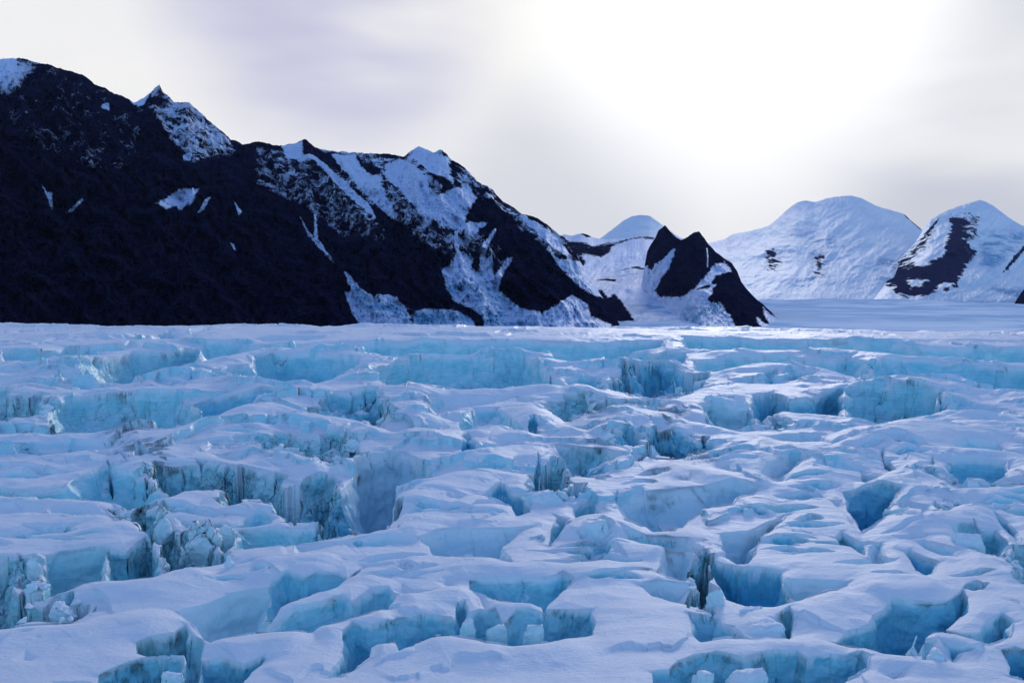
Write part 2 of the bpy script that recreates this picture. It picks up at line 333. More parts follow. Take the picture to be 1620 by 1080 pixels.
('D','C',{'deep':.3,'dirt':.75},[(500,285),(600,300),(690,240),(720,250),(740,320),(790,390),(780,430),(740,450),(660,455),(540,455),(490,452)]),
('D','R',{'k':1.2},[(-300,350),(0,340),(60,350),(150,335),(205,345),(205,520),(160,520),(130,480),(60,430),(-300,430)]),
('D','R',{'k':.95},[(-400,400),(0,400),(60,430),(130,510),(230,545),(340,510),(410,590),(350,640),(200,665),(0,685),(-400,690)]),
('D','C',{'deep':.4},[(850,160),(1100,178),(1170,140),(1230,120),(1310,140),(1290,175),(1200,184),(1100,187),(930,187),(870,182)]),
('D','C',{'dirt':.3},[(1045,215),(1120,205),(1110,270),(1060,310),(1040,290)]),
('D','C',{'deep':.3,'dirt':.4},[(1125,200),(1250,192),(1400,192),(1480,187),(1620,225),(1650,238),(1620,255),(1400,285),(1250,305),(1110,290)]),
('D','S',{'k':1.2},[(1390,285),(1500,280),(1600,285),(1620,300),(1500,320),(1395,330)]),
('D','S',{'k':1.1,'deep':.1,'w':5},[(840,600),(950,570),(1080,510),(1180,490),(1290,482),(1290,640),(1270,700),(1000,755),(960,720),(920,660)]),
('D','C',{'deep':.55,'n':.7},[(1270,490),(1300,455),(1360,430),(1440,440),(1500,418),(1600,412),(1650,435),(1730,382),(1690,420),(1640,450),(1560,510),(1450,550),(1330,600),(1290,640),(1225,580)]),
('D','R',{'k':1.6,'dirt':.7},[(1410,490),(1480,470),(1560,475),(1500,525),(1440,550)]),
('E','C',{'deep':.4,'n':.6},[(80,665),(200,600),(330,575),(430,540),(470,560),(560,500),(640,490),(685,520),(650,580),(560,620),(450,650),(330,665),(270,700),(150,708),(0,712)]),
('E','R',{'k':1.6,'dirt':.6},[(90,670),(180,650),(260,680),(180,700),(90,700)]),
('D','C',{'deep':.35,'k':1.0,'dirt':.2},[(650,745),(820,690),(880,652),(930,720),(970,760),(960,850),(940,930),(900,930),(870,900),(870,805),(700,812),(640,790)]),
('D','D',{'deep':.6},[(470,900),(560,860),(680,825),(800,808),(865,808),(890,900),(960,980),(960,1080),(440,1080)]),
('D','D',{'deep':.75},[(955,825),(1050,815),(1150,840),(1250,810),(1262,818),(1200,870),(1150,920),(1180,1080),(960,1080),(950,900)]),
('D','H',{'k':.9},[(-200,720),(0,735),(100,705),(190,700),(150,722),(60,740),(0,800),(-200,800)]),
('D','H',{'k':1.0,'deep':.2},[(20,850),(120,780),(200,810),(305,745),(280,790),(150,850)]),
('D','H',{'k':.8},[(180,930),(300,935),(440,930),(440,990),(300,990)]),
# --- near middle
('E','D',{'k':1.4},[(1080,60),(1170,40),(1190,0),(1230,60),(1320,60),(1310,130),(1250,145),(1230,110),(1120,95)]),
('E','S',{'deep':.6,'w':4,'k':1.1},[(780,258),(880,222),(980,202),(1100,205),(1250,205),(1320,200),(1250,240),(1190,300),(1230,385),(1130,362),(1000,352),(860,335),(840,290)]),
('E','D',{'w':1.5,'k':1.2},[(1050,300),(1120,290),(1190,310),(1228,380),(1130,358)]),
('E','C',{'deep':.3},[(380,285),(500,262),(640,252),(760,252),(790,265),(770,285),(640,290),(500,305),(440,300)]),
('E','K',{'dirt':0},[(480,272),(525,265),(520,300),(488,305)]),
('E','C',{'deep':.5},[(1435,140),(1490,160),(1510,200),(1470,235),(1420,290),(1400,290),(1420,225)]),
('E','C',{'dirt':.5,'deep':.4},[(1520,95),(1560,80),(1620,70),(1640,120),(1600,150),(1530,170)]),
('E','H',{'k':.9,'deep':.1},[(840,455),(900,430),(1000,435),(1020,490),(900,497)]),
('E','H',{'k':.9,'deep':.1},[(920,385),(990,360),(1060,365),(1100,385),(980,410),(940,410)]),
('E','C',{'deep':.35,'w':2},[(650,495),(710,468),(760,490),(840,500),(790,520),(720,520)]),
('E','C',{'deep':.5,'n':.7},[(1025,445),(1150,440),(1300,450),(1400,450),(1470,430),(1530,455),(1470,500),(1400,560),(1380,600),(1370,570),(1250,558),(1180,555),(1110,520),(1030,490)]),
('E','C',{'deep':.6,'dirt':.25,'n':.8},[(470,655),(560,668),(670,640),(690,625),(800,605),(880,610),(950,620),(965,565),(1005,545),(1030,600),(1080,585),(1150,595),(1190,640),(1260,600),(1370,590),(1390,578),(1500,585),(1610,580),(1625,640),(1615,695),(1540,715),(1440,745),(1230,772),(1110,768),(1050,745),(940,725),(840,740),(760,765),(695,795),(680,745),(590,740),(560,760),(560,810),(490,860),(430,890),(350,905),(420,800),(430,700)]),
('E','K',{'k':1.5,'deep':1,'dirt':0},[(965,560),(975,560),(1000,620),(985,680),(960,715),(955,640)]),
('E','K',{'k':1.3,'deep':1,'dirt':0},[(1385,580),(1405,600),(1425,680),(1442,740),(1425,745),(1395,690)]),
('E','S',{},[(1060,500),(1100,520),(1130,570),(1100,590),(1070,550)]),
('E','H',{'k':.7},[(160,390),(300,380),(420,385),(330,405),(200,415)]),
# --- near right
('F','S',{'deep':.55,'w':6,'k':1.15},[(520,62),(700,42),(900,20),(1080,-5),(1225,18),(1100,80),(1080,110),(940,125),(870,160),(830,195),(720,182),(650,190),(560,150)]),
('F','K',{'dirt':0,'k':1.2},[(838,98),(846,98),(842,180),(830,180)]),
('F','C',{'deep':.3},[(660,180),(740,175),(820,195),(800,215),(700,218)]),
('F','S',{'deep':.6,'w':3.2,'k':1.2},[(1020,242),(1150,225),(1240,180),(1320,130),(1335,128),(1300,190),(1200,280),(1180,330),(1150,385),(1100,380),(1050,340),(1010,300)]),
('F','C',{'dirt':.5,'k':.8,'w':2},[(540,222),(640,238),(770,242),(870,255),(950,300),(900,330),(850,310),(760,310),(640,298),(560,270)]),
('F','S',{'k':1,'deep':.2,'dirt':.15},[(760,320),(860,300),(900,340),(870,460),(840,458),(760,440),(720,410),(740,380)]),
('F','R',{'dirt':.9,'k':.9},[(860,350),(960,310),(990,450),(1000,520),(970,600),(900,590),(870,490)]),
('F','D',{'n':.7},[(960,335),(1040,372),(1130,397),(1200,402),(1310,420),(1310,480),(1372,575),(1270,600),(1150,570),(1050,540),(1000,470)]),
('F','S',{'k':1.1,'deep':.1},[(1318,465),(1420,452),(1630,460),(1620,478),(1500,530),(1382,575),(1335,520)]),
('F','S',{'k':1.1,'deep':.1},[(640,470),(720,448),(880,470),(870,560),(790,545),(700,520)]),
('F','C',{'deep':.55},[(870,605),(1000,620),(1030,650),(1080,670),(1160,740),(1050,735),(930,735),(890,700)]),
('F','C',{'deep':.55,'dirt':.35,'n':.8},[(700,890),(780,880),(820,830),(900,800),(1000,798),(1130,825),(1250,798),(1380,795),(1430,820),(1560,812),(1690,800),(1720,830),(1700,880),(1560,960),(1500,1080),(700,1080)]),
('F','C',{'deep':.2,'k':1.1},[(1275,662),(1345,612),(1385,650),(1345,738),(1310,722)]),
('G','D',{'n':.6},[(520,18),(640,2),(830,32),(780,110),(740,180),(620,245),(600,220),(555,130)]),
('G','S',{'deep':.1},[(450,55),(515,68),(545,130),(595,225),(650,335),(625,270),(540,150)]),
('G','D',{'k':2.4,'w':.6,'deep':.6},[(478,270),(510,240),(590,280),(640,335),(645,385),(590,345),(520,300)]),
('G','S',{'k':1},[(660,330),(720,300),(760,400),(720,420),(650,390)]),
('G','C',{'deep':.2},[(810,95),(860,80),(980,105),(1005,170),(950,168),(850,140)]),
('G','R',{'dirt':.4},[(1060,60),(1130,80),(1140,110),(1060,170),(1022,165),(1030,110)]),
('G','C',{'dirt':.5,'deep':.35},[(1100,240),(1200,220),(1250,240),(1340,230),(1410,290),(1370,400),(1290,380),(1180,340),(1110,290)]),
('G','K',{},[(1210,205),(1228,220),(1302,350),(1320,395),(1290,370),(1240,270)]),
('G','C',{'deep':.6},[(1320,155),(1400,190),(1450,240),(1490,300),(1440,305),(1410,250),(1350,200)]),
('G','R',{'dirt':.5},[(1372,350),(1440,312),(1640,315),(1640,520),(1490,525),(1430,460),(1370,400)]),
('G','D',{'deep':.55,'n':.3,'k':1.2},[(915,292),(950,290),(1040,320),(1135,352),(1130,380),(1060,372),(960,335)]),
('G','D',{'n':.3,'k':1.5},[(840,345),(870,338),(970,380),(1028,405),(1012,465),(960,478),(910,455),(880,400)]),
('G','D',{'deep':.75,'n':.5,'k':1.15,'w':1.6},[(480,842),(560,780),(660,742),(680,692),(740,662),(780,617),(900,622),(1000,632),(1080,620),(1140,580),(1160,550),(1187,600),(1187,680),(1110,730),(1060,780),(1000,800),(930,870),(930,900),(860,910),(740,905),(640,872)]),
('G','C',{'deep':.45},[(1060,770),(1150,790),(1260,782),(1285,722),(1370,685),(1432,722),(1420,800),(1300,848),(1200,822)]),
('G','C',{'deep':.5,'n':.5},[(1035,842),(1120,862),(1230,885),(1160,900),(1110,928),(1070,890)]),
('G','C',{'deep':.1},[(940,845),(1000,852),(1030,920),(950,940)]),
('G','C',{'deep':.6},[(545,905),(600,892),(668,930),(650,990),(560,1030),(550,960)]),
('G','D',{},[(1370,872),(1440,852),(1500,870),(1640,870),(1640,1040),(1490,1030),(1410,1010),(1400,950)]),
('G','C',{'dirt':.8,'deep':.1,'k':.9},[(750,1012),(800,1000),(862,982),(840,1010),(790,1032)]),
]

# ridge lines of the snow humps: (region, height in photo px, front width, back width, points)
CRESTS = [
('A',4,4,5,[(150,95),(400,75),(520,62),(740,52)]), ('A',4,4,5,[(350,130),(560,92),(740,86),(900,62),(1150,60)]),
('A',6,4,5,[(380,213),(520,162),(640,137),(790,120),(930,133)]), ('A',7,4,6,[(950,195),(1020,185),(1200,160),(1350,148),(1450,150),(1640,165)]),
('A',4,4,5,[(-200,190),(0,195),(100,205),(200,215)]), ('A',11,8,6,[(690,290),(760,270),(880,262),(1000,268),(1150,290),(1320,332)]),
('A',7,4,5,[(240,398),(320,378),(450,345),(560,335),(760,338),(880,360)]), ('A',9,6,6,[(860,525),(1000,500),(1150,500),(1280,470),(1440,465),(1560,480),(1660,505)]),
('A',9,8,6,[(-300,600),(0,590),(200,560),(420,540),(700,530),(880,520)]), ('A',9,6,6,[(1040,480),(1180,430),(1320,380),(1440,350),(1640,335)]),
('A',10,9,5,[(-300,660),(0,650),(300,640),(560,620),(700,620),(900,640),(1100,680),(1300,710),(1380,738)]), ('A',8,5,4,[(1150,692),(1250,668),(1350,642),(1430,657),(1540,712)]),
('A',9,6,5,[(-300,835),(0,840),(200,845),(400,860),(540,885)]), ('A',13,8,5,[(700,885),(830,830),(1000,792),(1050,810),(1085,860)]),
('A',10,6,5,[(1090,890),(1150,860),(1260,854),(1305,885)]), ('A',7,5,6,[(1000,390),(1150,350),(1300,345),(1420,330),(1620,305)]),
('B',7,4,6,[(-40,150),(80,160),(120,200)]), ('B',5,3,5,[(150,213),(300,190),(560,172),(800,170),(890,178)]),
('B',11,6,6,[(-200,345),(0,337),(300,338),(700,335),(880,322),(1040,325),(1200,335),(1420,362)]), ('B',4,3,4,[(880,315),(950,300),(1045,300)]),
('B',6,5,6,[(1280,240),(1360,222),(1500,216),(1620,225)]), ('B',13,8,6,[(170,430),(240,420),(350,440),(500,452)]),
('B',9,3,5,[(540,440),(640,410),(765,404)]), ('B',9,9,6,[(200,572),(350,550),(480,535),(560,500)]),
('B',12,6,6,[(600,540),(650,515),(730,492),(790,520),(830,552)]), ('B',17,10,7,[(560,690),(640,642),(760,606),(880,600),(960,625),(1010,658)]),
('B',6,3,5,[(940,592),(1060,600),(1200,625),(1345,674)]), ('B',12,8,6,[(1010,525),(1100,500),(1200,495),(1290,520),(1335,552)]),
('B',14,9,6,[(1050,455),(1200,455),(1320,446),(1480,455),(1640,482)]), ('B',5,4,4,[(880,395),(1000,380),(1200,370),(1385,412)]),
('B',8,5,5,[(1560,380),(1620,362),(1720,370)]), ('B',10,10,5,[(60,700),(120,652),(230,630),(305,634)]),
('B',16,12,6,[(250,900),(280,832),(400,770),(520,730),(640,702),(760,662)]), ('B',13,8,5,[(500,892),(600,840),(650,822),(692,872)]),
('I',10,6,7,[(100,465),(400,475),(560,495),(720,552),(850,592)]), ('I',12,8,6,[(-60,140),(150,120),(300,160),(520,205)]),
('E',9,9,7,[(0,300),(200,290),(400,262),(600,230),(720,180),(850,135),(1000,105),(1180,100),(1235,125),(1252,148)]),
('C',3,3,5,[(-40,48),(300,52),(600,68),(900,86),(1150,110),(1400,107),(1800,100)]), ('C',6,4,6,[(-20,145),(130,138),(200,150),(450,158),(700,150),(800,145),(900,165),(1120,195),(1800,212)]),
('C',7,4,6,[(60,247),(250,240),(500,230),(650,238),(825,268)]), ('C',7,5,6,[(830,327),(1000,318),(1200,320),(1440,325),(1800,352)]),
('C',8,5,5,[(-40,395),(100,320),(200,300),(290,305)]), ('C',9,6,5,[(-40,478),(100,490),(155,522)]), ('C',12,6,5,[(0,452),(100,410),(220,352),(305,347)]),
('C',6,5,5,[(420,456),(560,450),(720,455),(800,475),(880,502)]), ('C',20,14,8,[(740,578),(860,522),(1100,480),(1300,430),(1420,420),(1700,445)]),
('C',10,7,6,[(350,547),(480,518),(600,535),(722,588)]), ('C',6,6,5,[(380,592),(520,578),(690,602)]), ('C',9,8,6,[(100,692),(300,655),(500,640),(730,625)]),
('C',12,10,6,[(480,747),(640,670),(800,610),(930,565),(1130,572)]), ('C',9,7,6,[(1000,580),(1200,590),(1400,610),(1700,627)]),
('C',8,7,7,[(300,752),(440,777),(600,742),(740,765)]), ('C',12,7,6,[(1310,822),(1440,800),(1540,790),(1700,797)]), ('C',14,8,5,[(890,767),(980,725),(1090,700),(1165,722)]),
('D',9,7,6,[(-300,55),(0,62),(120,60),(300,75),(505,97)]), ('D',9,9,7,[(-300,160),(0,147),(200,140),(400,147),(560,165),(705,220)]),
('D',15,12,6,[(390,500),(425,460),(560,464),(740,455),(800,420),(920,385),(1062,356)]), ('D',8,7,6,[(1050,348),(1180,320),(1300,300),(1400,287)]),
('D',12,9,7,[(1180,450),(1230,390),(1300,347),(1450,330),(1640,330)]), ('D',12,9,6,[(-300,700),(0,692),(150,665),(350,660),(600,640),(800,620),(905,642)]),
('D',12,9,7,[(950,762),(1060,720),(1200,710),(1400,700),(1500,702)]),
('E',11,7,6,[(50,625),(200,560),(350,520),(470,470),(560,420),(650,387)]), ('E',10,7,6,[(275,692),(420,650),(560,600),(690,575)]),
('E',9,7,6,[(680,532),(800,510),(950,495),(1055,497)]), ('E',8,7,7,[(850,342),(1000,352),(1240,392),(1500,398),(1700,400),(1880,422)]),
('E',6,6,6,[(920,417),(1050,390),(1300,402)]), ('E',8,6,4,[(560,772),(685,765),(700,800)]),
('E',10,9,7,[(695,798),(760,765),(850,735),(950,728),(1050,745),(1110,770),(1230,775),(1440,745),(1640,700)]), ('E',8,5,5,[(1110,556),(1250,560),(1372,567)]),
('F',9,6,5,[(490,285),(520,272),(620,282),(770,312)]), ('F',16,9,5,[(285,215),(360,157),(440,145),(500,165),(545,220)]),
('F',6,5,6,[(880,160),(1000,145),(1100,112),(1230,25)]), ('F',6,5,6,[(1140,387),(1190,340),(1300,220),(1342,140)]),
('F',8,7,6,[(900,737),(1050,738),(1200,745),(1400,752),(1640,758)]), ('F',11,8,6,[(1125,695),(1250,602),(1370,587),(1500,540),(1640,472)]),
('G',13,8,6,[(800,105),(850,152),(1000,178),(1080,160),(1130,117),(1250,112),(1440,127)]), ('G',8,7,6,[(1000,220),(1140,300),(1300,390),(1430,440),(1490,525)]),
('G',8,6,5,[(490,855),(640,890),(850,915),(930,940),(1145,937)]), ('G',12,7,5,[(925,835),(960,800),(1080,790),(1240,850),(1295,850)]),
('G',10,9,7,[(640,560),(800,500),(960,520),(1100,540)]),
]


REG = {'A': (0, 500, 1/3, 1/3), 'B': (540, 500, 1/3, 1/3), 'C': (1080, 500, 1/3, 1/3), 'D': (0, 760, 1/3, 1/3),
       'E': (400, 760, 1/3, 1/3), 'F': (800, 760, 1/3, 1/3), 'G': (1180, 760, .2963, .2963), 'P': (0, 0, 1, 1),
       'H': (600, 640, .24691, .24691), 'I': (1000, 620, .24691, .24691)}
def brow(px):   # photo row at which the glacier's far crest is seen
    return np.interp(px, [-400, 0, 400, 760, 1100, 1250, 1620, 2000], [513, 513.5, 512.5, 514, 516.5, 519, 521.5, 523])

# small lens-shaped cracks and ledges between the big ones
_r = random.Random(4)
_cent = [(REG[e[0]][0] + sum(p[0] for p in e[3]) / len(e[3]) * REG[e[0]][2], REG[e[0]][1] + sum(p[1] for p in e[3]) / len(e[3]) * REG[e[0]][3]) for e in POLYS]
def _inside(px_, py_):
    for e in POLYS[:NBIG]:
        ox, oy, kx, ky = REG[e[0]]; c = False; P = e[3]
        for i in range(len(P)):
            x0, y0 = ox + P[i][0] * kx, oy + P[i][1] * ky; x1, y1 = ox + P[i - 1][0] * kx, oy + P[i - 1][1] * ky
            if (y0 > py_) != (y1 > py_) and px_ < x0 + (py_ - y0) * (x1 - x0) / (y1 - y0): c = not c
        if c: return True
    return False
NBIG = len(POLYS); _n = 0
while _n < 210:
    cx_, cy_ = _r.uniform(-60, 1680), 524 + (_r.random() ** 1.35) * 400
    sz = (cy_ - 400) / 260.0
    a_ = _r.uniform(14, 52) * (.45 + .55 * sz); b_ = _r.uniform(3.0, 8.5) * (.35 + .65 * sz)
    tl = _r.uniform(-.14, .10)
    if any(_inside(cx_ + u * a_, cy_ + v * b_ * 2 + u * a_ * tl) for u, v in ((0, 0), (-1, 0), (1, 0), (0, -1), (0, 1), (.5, 1), (-.5, 1), (0, -2), (.7, -1), (-.7, -1))): continue
    sk_ = _r.uniform(-.35, .35); up = _r.uniform(.5, 1.0); pts = []
    for i in range(9):
        u = -1 + i / 4; pts.append((cx_ + u * a_, cy_ + u * a_ * tl - b_ * up * (1 - abs(u - sk_ * (1 - u * u)) ** 1.7) + _r.uniform(-.6, .6) * sz))
    for i in range(7):
        u = .78 - i * .26; pts.append((cx_ + u * a_, cy_ + u * a_ * tl + b_ * (1.25 - up) * (1 - abs(u + sk_ * (1 - u * u)) ** 2.2) + _r.uniform(-.6, .6) * sz))
    POLYS.append(('P', _r.choice('SCCSC'), dict(mini=1, n=.35, deep=_r.choice((.1, .3, .6)), w=_r.uniform(.5, 2.0), dirt=_r.choice((0, .1, .5))), pts)); _n += 1
class Hole: pass
HOLES = []
for ent in POLYS:
    reg, kind, prm, pts = ent
    ox, oy, kx, ky = REG[reg]
    h = Hole(); h.pts = [(ox + x * kx, oy + y * ky) for x, y in pts]
    h.kind = kind
    d = dict(mini=0, k=1.02, w=1.0, deep=.25, dirt=.12, rub=0.0, n=1.0)
    if kind == 'C': pass                                        # clean deep crevasse
    if kind == 'D': d.update(deep=.95, k=1.15)                  # deep blue crevasse
    if kind == 'R': d.update(k=1.0, w=2.4, dirt=.85, rub=1.0, deep=.15, n=1.4)  # broken, dirty basin
    if kind == 'S': d.update(k=1.0, w=3.5, deep=.12, dirt=.03)  # smooth soft slope
    if kind == 'K': d.update(k=2.6, w=.5, deep=.8, dirt=.6, n=.3)   # narrow dark crack
    if kind == 'H': d.update(k=.8, w=5.0, deep=.05, dirt=.0)    # shallow hollow
    d.update(prm); h.__dict__.update(d)
    xs = [p[0] for p in h.pts]; ys = [min(1200, max(p[1], float(brow(p[0])) + .6)) for p in h.pts]
    h.pts = list(zip(xs, ys)); h.bb = (min(xs), max(xs), min(ys), max(ys))
    wx, wy = onplane(np.array(xs), np.array(ys)); h.W = np.stack([wx, wy], -1)
    # visible height of the far wall: tallest vertical run in the photo, at that rim's distance
    best = 0; rr = 200
    for x in np.linspace(h.bb[0] + .5, h.bb[1] - .5, 24):
        cr = []
        for i in range(len(xs)):
            x0, y0 = h.pts[i]; x1, y1 = h.pts[(i + 1) % len(xs)]
            if (x0 > x) != (x1 > x): cr.append(y0 + (x - x0) / (x1 - x0) * (y1 - y0))
        if len(cr) >= 2:
            cr.sort(); g = cr[-1] - cr[0]
            if g > best: best = g; rr = float(onplane(x, cr[0])[1])
    h.dist = rr; h.depth = h.k * best * rr / FOC + .4
    HOLES.append(h)
log('holes', len(HOLES))

RIDGES = []
for reg, hp, wf, wb, pts in CRESTS:
    ox, oy, kx, ky = REG[reg]
    p = np.array([(ox + x * kx, oy + y * ky) for x, y in pts]); p[:, 1] = np.maximum(p[:, 1], brow(p[:, 0]) + 1)
    for _ in range(2):      # round the traced line
        q = np.empty((2 * len(p), 2)); q[0] = p[0]; q[-1] = p[-1]
        q[1:-1:2] = .75 * p[:-1] + .25 * p[1:]; q[2:-1:2] = .25 * p[:-1] + .75 * p[1:]; p = q
    wx, wy = onplane(p[:, 0], p[:, 1]); h = hp * wy / FOC
    wx, wy = onplane(p[:, 0], p[:, 1] , h)
    RIDGES.append((p, np.stack([wx, wy], -1), hp, wf, wb))

def ridge_height(P, x, y, hp, wf, wb):
    best = np.full(x.shape, 1e18); ny = np.zeros(x.shape); ta = np.zeros(x.shape)
    L = np.concatenate([[0], np.cumsum(np.hypot(*(P[1:] - P[:-1]).T))]); tot = L[-1]
    for k in range(len(P) - 1):
        ax, ay = P[k]; ex, ey = P[k + 1] - P[k]; l2 = ex * ex + ey * ey + 1e-9
        t = np.clip(((x - ax) * ex + (y - ay) * ey) / l2, 0, 1)
        vy = y - ay - t * ey; d = (x - ax - t * ex) ** 2 + vy ** 2
        m = d < best; best = np.where(m, d, best); ny = np.where(m, vy, ny); ta = np.where(m, (L[k] + t * math.sqrt(l2)) / tot, ta)
    d = np.sqrt(best); s = P[:, 1].mean() / 150.0; sgn = ny / (d + 1e-6)
    bk = sstep(-.35, .35, sgn); w = (wf * (1 - bk) + wb * bk) * s
    q = d / w
    pr = np.where(q < 1, (1 - q) ** 1.5 * (1 + 1.2 * q), 0)
    tp = sstep(0, .22, ta) * sstep(1, .78, ta)
    return (pr * tp * hp * P[:, 1].mean() / FOC).astype(F32)

def surface(px, py):
    """height and material weights of the glacier at plan points given by (px,py) on the mean plane"""
    X, Y = onplane(px, py); X = X.astype(F32); Y = Y.astype(F32)
    nr, nc = X.shape
    R = np.sqrt(X * X + Y * Y)
    z = 1.3 * fbm(X / 60, Y / 42, Y * 0 + .3, 3) + 1.1 * (ridged(X / 48 + .4 * noise2(X / 30, Y / 30, 8), Y / 17, Y * 0 + 2.3, 4, .48) - .55) + .16 * noise2(X / 4.3, Y / 3.2, 5) + .05 * noise2(X / 1.4, Y / 1.1, 6)
    # the sheet is broken into long tilted steps: each rises abruptly toward the viewer's side and sinks gently behind its crest
    U = X / R * 1400.0; V = np.log(R).astype(F32)
    stepz = np.zeros(X.shape, F32); stepi = np.zeros(X.shape, F32)
    for lam, amp, wx, sd_, thr in ((.150, 1.55, 150.0, 3, -.10), (.082, .85, 85.0, 9, -.02), (.045, .38, 50.0, 15, .02)):
        wv = 1.25 * noise2(U / (wx * 2.3), V * 2.2, sd_) + .55 * noise2(U / wx, V * 4.5, sd_ + 1) + .16 * noise2(U / (wx * .3), V * 14, sd_ + 2)
        _, _, hw = worley(U / (wx * .16), V * 26 / (lam / .15), sd_)
        ph0 = V / lam + wv; f0 = ph0 - np.floor(ph0)
        ph = ph0 + .14 * hw * np.exp(-np.minimum(f0, 1 - f0) / .09); kk = np.floor(ph); fr_ = ph - kk
        A = sstep(thr, thr + .42, noise2(U / (wx * 1.1) + kk * 5.37, kk * 3.71 + V * 0, sd_ + 4))
        A = A * amp * ((.35 if lam > .1 else .08) + (.65 if lam > .1 else .92) * sstep(900, 660, py))
        wj = .06 + .10 * sstep(-.2, .5, noise2(U / (wx * .6), kk * 2.1, sd_ + 5))
        saw = np.where(fr_ < wj, fr_ / wj, 1 - ((fr_ - wj) / (1 - wj)) ** .75)
        stepz += A * saw; stepi = np.maximum(stepi, np.where((fr_ < wj * 1.15) & (fr_ > .06 * wj), 1, 0) * sstep(.25, .6, A / amp) * (.5 + .5 * (amp > .8)))
    dist = np.full(X.shape, 99.0, F32); lip = np.zeros(X.shape, F32)
    dz = np.zeros(X.shape, F32); ice = np.zeros(X.shape, F32); deep = ice.copy(); dirt = ice.copy(); rub = ice.copy()
    rowmin = py.min(1); rowmax = py.max(1); cpx = px[0]
    for hi, h in enumerate(HOLES):
        mpx = 122 if not (h.mini or h.kind in 'KH') else 14; mpy = (.10 if mpx > 20 else .03) * (h.bb[3] - 400) + 4
        c0 = np.searchsorted(cpx, h.bb[0] - mpx); c1 = np.searchsorted(cpx, h.bb[1] + mpx)
        rsel = np.where((rowmax >= h.bb[2] - mpy) & (rowmin <= h.bb[3] + mpy))[0]
        if len(rsel) == 0 or c1 <= c0: continue
        sl = (slice(rsel[0], rsel[-1] + 1), slice(c0, c1))
        x = X[sl]; y = Y[sl]; s = h.dist / 150.0
        sc = 1.0 if h.kind != 'K' else .25
        na = h.n * sc * s
        # a small, consistent wandering of the rim
        sd, sy = poly_sd(x, y, h.W, True); sd = sd.astype(F32)
        near = np.abs(sd) < 14 * s
        _, _, hvp = worley(x / (5.5 * s), y / (7.5 * s), 31)
        nn = (.55 * noise2(x / (5.5 * s), y / (7 * s), 11) + (.42 if h.rub > 0 else .16) * hvp + .05 * noise2(x / (1.9 * s), y / (2.6 * s), 12)) * na
        if h.rub > 0:
            _, _, hv0 = worley(x / (3.2 * s), y / (4.2 * s), 5); nn = nn + hv0 * 1.3 * s * h.rub
        sdn = sd + nn * np.clip(near, 0, 1)
        w = ((.9 + 1.4 * h.w) if h.kind in 'CD' and not h.mini else (.5 + .9 * h.w)) * s * np.clip(1 + 1.5 * noise2(x / (9 * s), y / (13 * s), 41), .45, 2.4)
        t = np.clip(sdn / w, 0, 1)
        prof = t ** .8 if h.kind != 'H' else t * t * (3 - 2 * t)
        if h.kind in 'CD' and not h.mini: prof = 1 - (1 - t) ** 1.8
        if h.kind == 'S': prof = t * (1.6 - .6 * t)
        d = h.depth * prof
        if h.rub > 0:
            f1, f2, hv = worley(x / (4.6 * s), y / (4.6 * s), hi)
            f1b, f2b, hvb = worley(x / (1.7 * s), y / (1.9 * s), hi + 9)
            hgt = hv * 1.5 + hvb * .6 - .5 * np.exp(-(f2 - f1) * 9)
            d = d - h.rub * hgt * s * t * min(1.0, h.depth / (3.0 * s) + .2)
        else:
            f1b, f2b, hvb = worley(x / (2.6 * s), y / (2.6 * s), hi)
            d = d + hvb * .5 * s * sstep(.7, 1.0, t) * min(1.0, h.depth / (2 * s))
        d = np.maximum(d, 0) * (sdn > 0) + .0
        m = sstep(.05 * s, (1.1 if h.kind != 'S' else 2.6) * s, d * (sdn > 0)) if h.depth > 2.2 * s else sstep(0, .7 * h.depth, d)
        up = d > dz[sl]
        dz[sl] = np.where(up, d, dz[sl])
        ice[sl] = np.maximum(ice[sl], m * (1.0 if h.kind not in 'SH' else (.55 if h.kind == 'S' else .2)))
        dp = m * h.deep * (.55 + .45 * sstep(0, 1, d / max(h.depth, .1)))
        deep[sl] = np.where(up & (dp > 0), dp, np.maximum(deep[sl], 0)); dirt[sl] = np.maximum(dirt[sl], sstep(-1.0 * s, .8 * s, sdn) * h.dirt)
        rub[sl] = np.maximum(rub[sl], m * h.rub)
        if h.kind not in 'KH' and not h.mini:
            o_ = np.maximum(-sd / s, 0); hh_ = min(1.0, h.depth / (3.5 * s))
            lp = np.clip(sy + .25, 0, 1) * np.exp(-o_ / 3.5) * np.clip(1 - o_ / 12, 0, 1) * hh_ * s
            lip[sl] = np.maximum(lip[sl], np.where(sd < 0, lp, np.clip(sy.astype(F32) * 0 + hh_ * s, 0, 9) * (sd > 0) * .0 + lp))
            dist[sl] = np.minimum(dist[sl], np.maximum(-sd / s, 0))
    rg = np.zeros(X.shape, F32)
    for p, P, hp, wf, wb in RIDGES:
        c0 = np.searchsorted(cpx, p[:, 0].min() - 14 * wf); c1 = np.searchsorted(cpx, p[:, 0].max() + 14 * wf)
        lo = p[:, 1].min() - .012 * wb * (p[:, 1].max() - 380) - 4; hi_ = p[:, 1].max() + .012 * wf * (p[:, 1].max() - 380) + 24
        rsel = np.where((rowmax >= lo) & (rowmin <= hi_))[0]
        if len(rsel) == 0 or c1 <= c0: continue
        sl = (slice(rsel[0], rsel[-1] + 1), slice(c0, c1))
        x = X[sl] + .9 * R[sl] / 150 * noise2(X[sl] / 9, Y[sl] / 9, 21); y = Y[sl] + 1.6 * R[sl] / 150 * noise2(X[sl] / 11, Y[sl] / 7, 22)
        rg[sl] = np.maximum(rg[sl], ridge_height(P, x, y, hp, wf, wb))
    s = R / 150.0
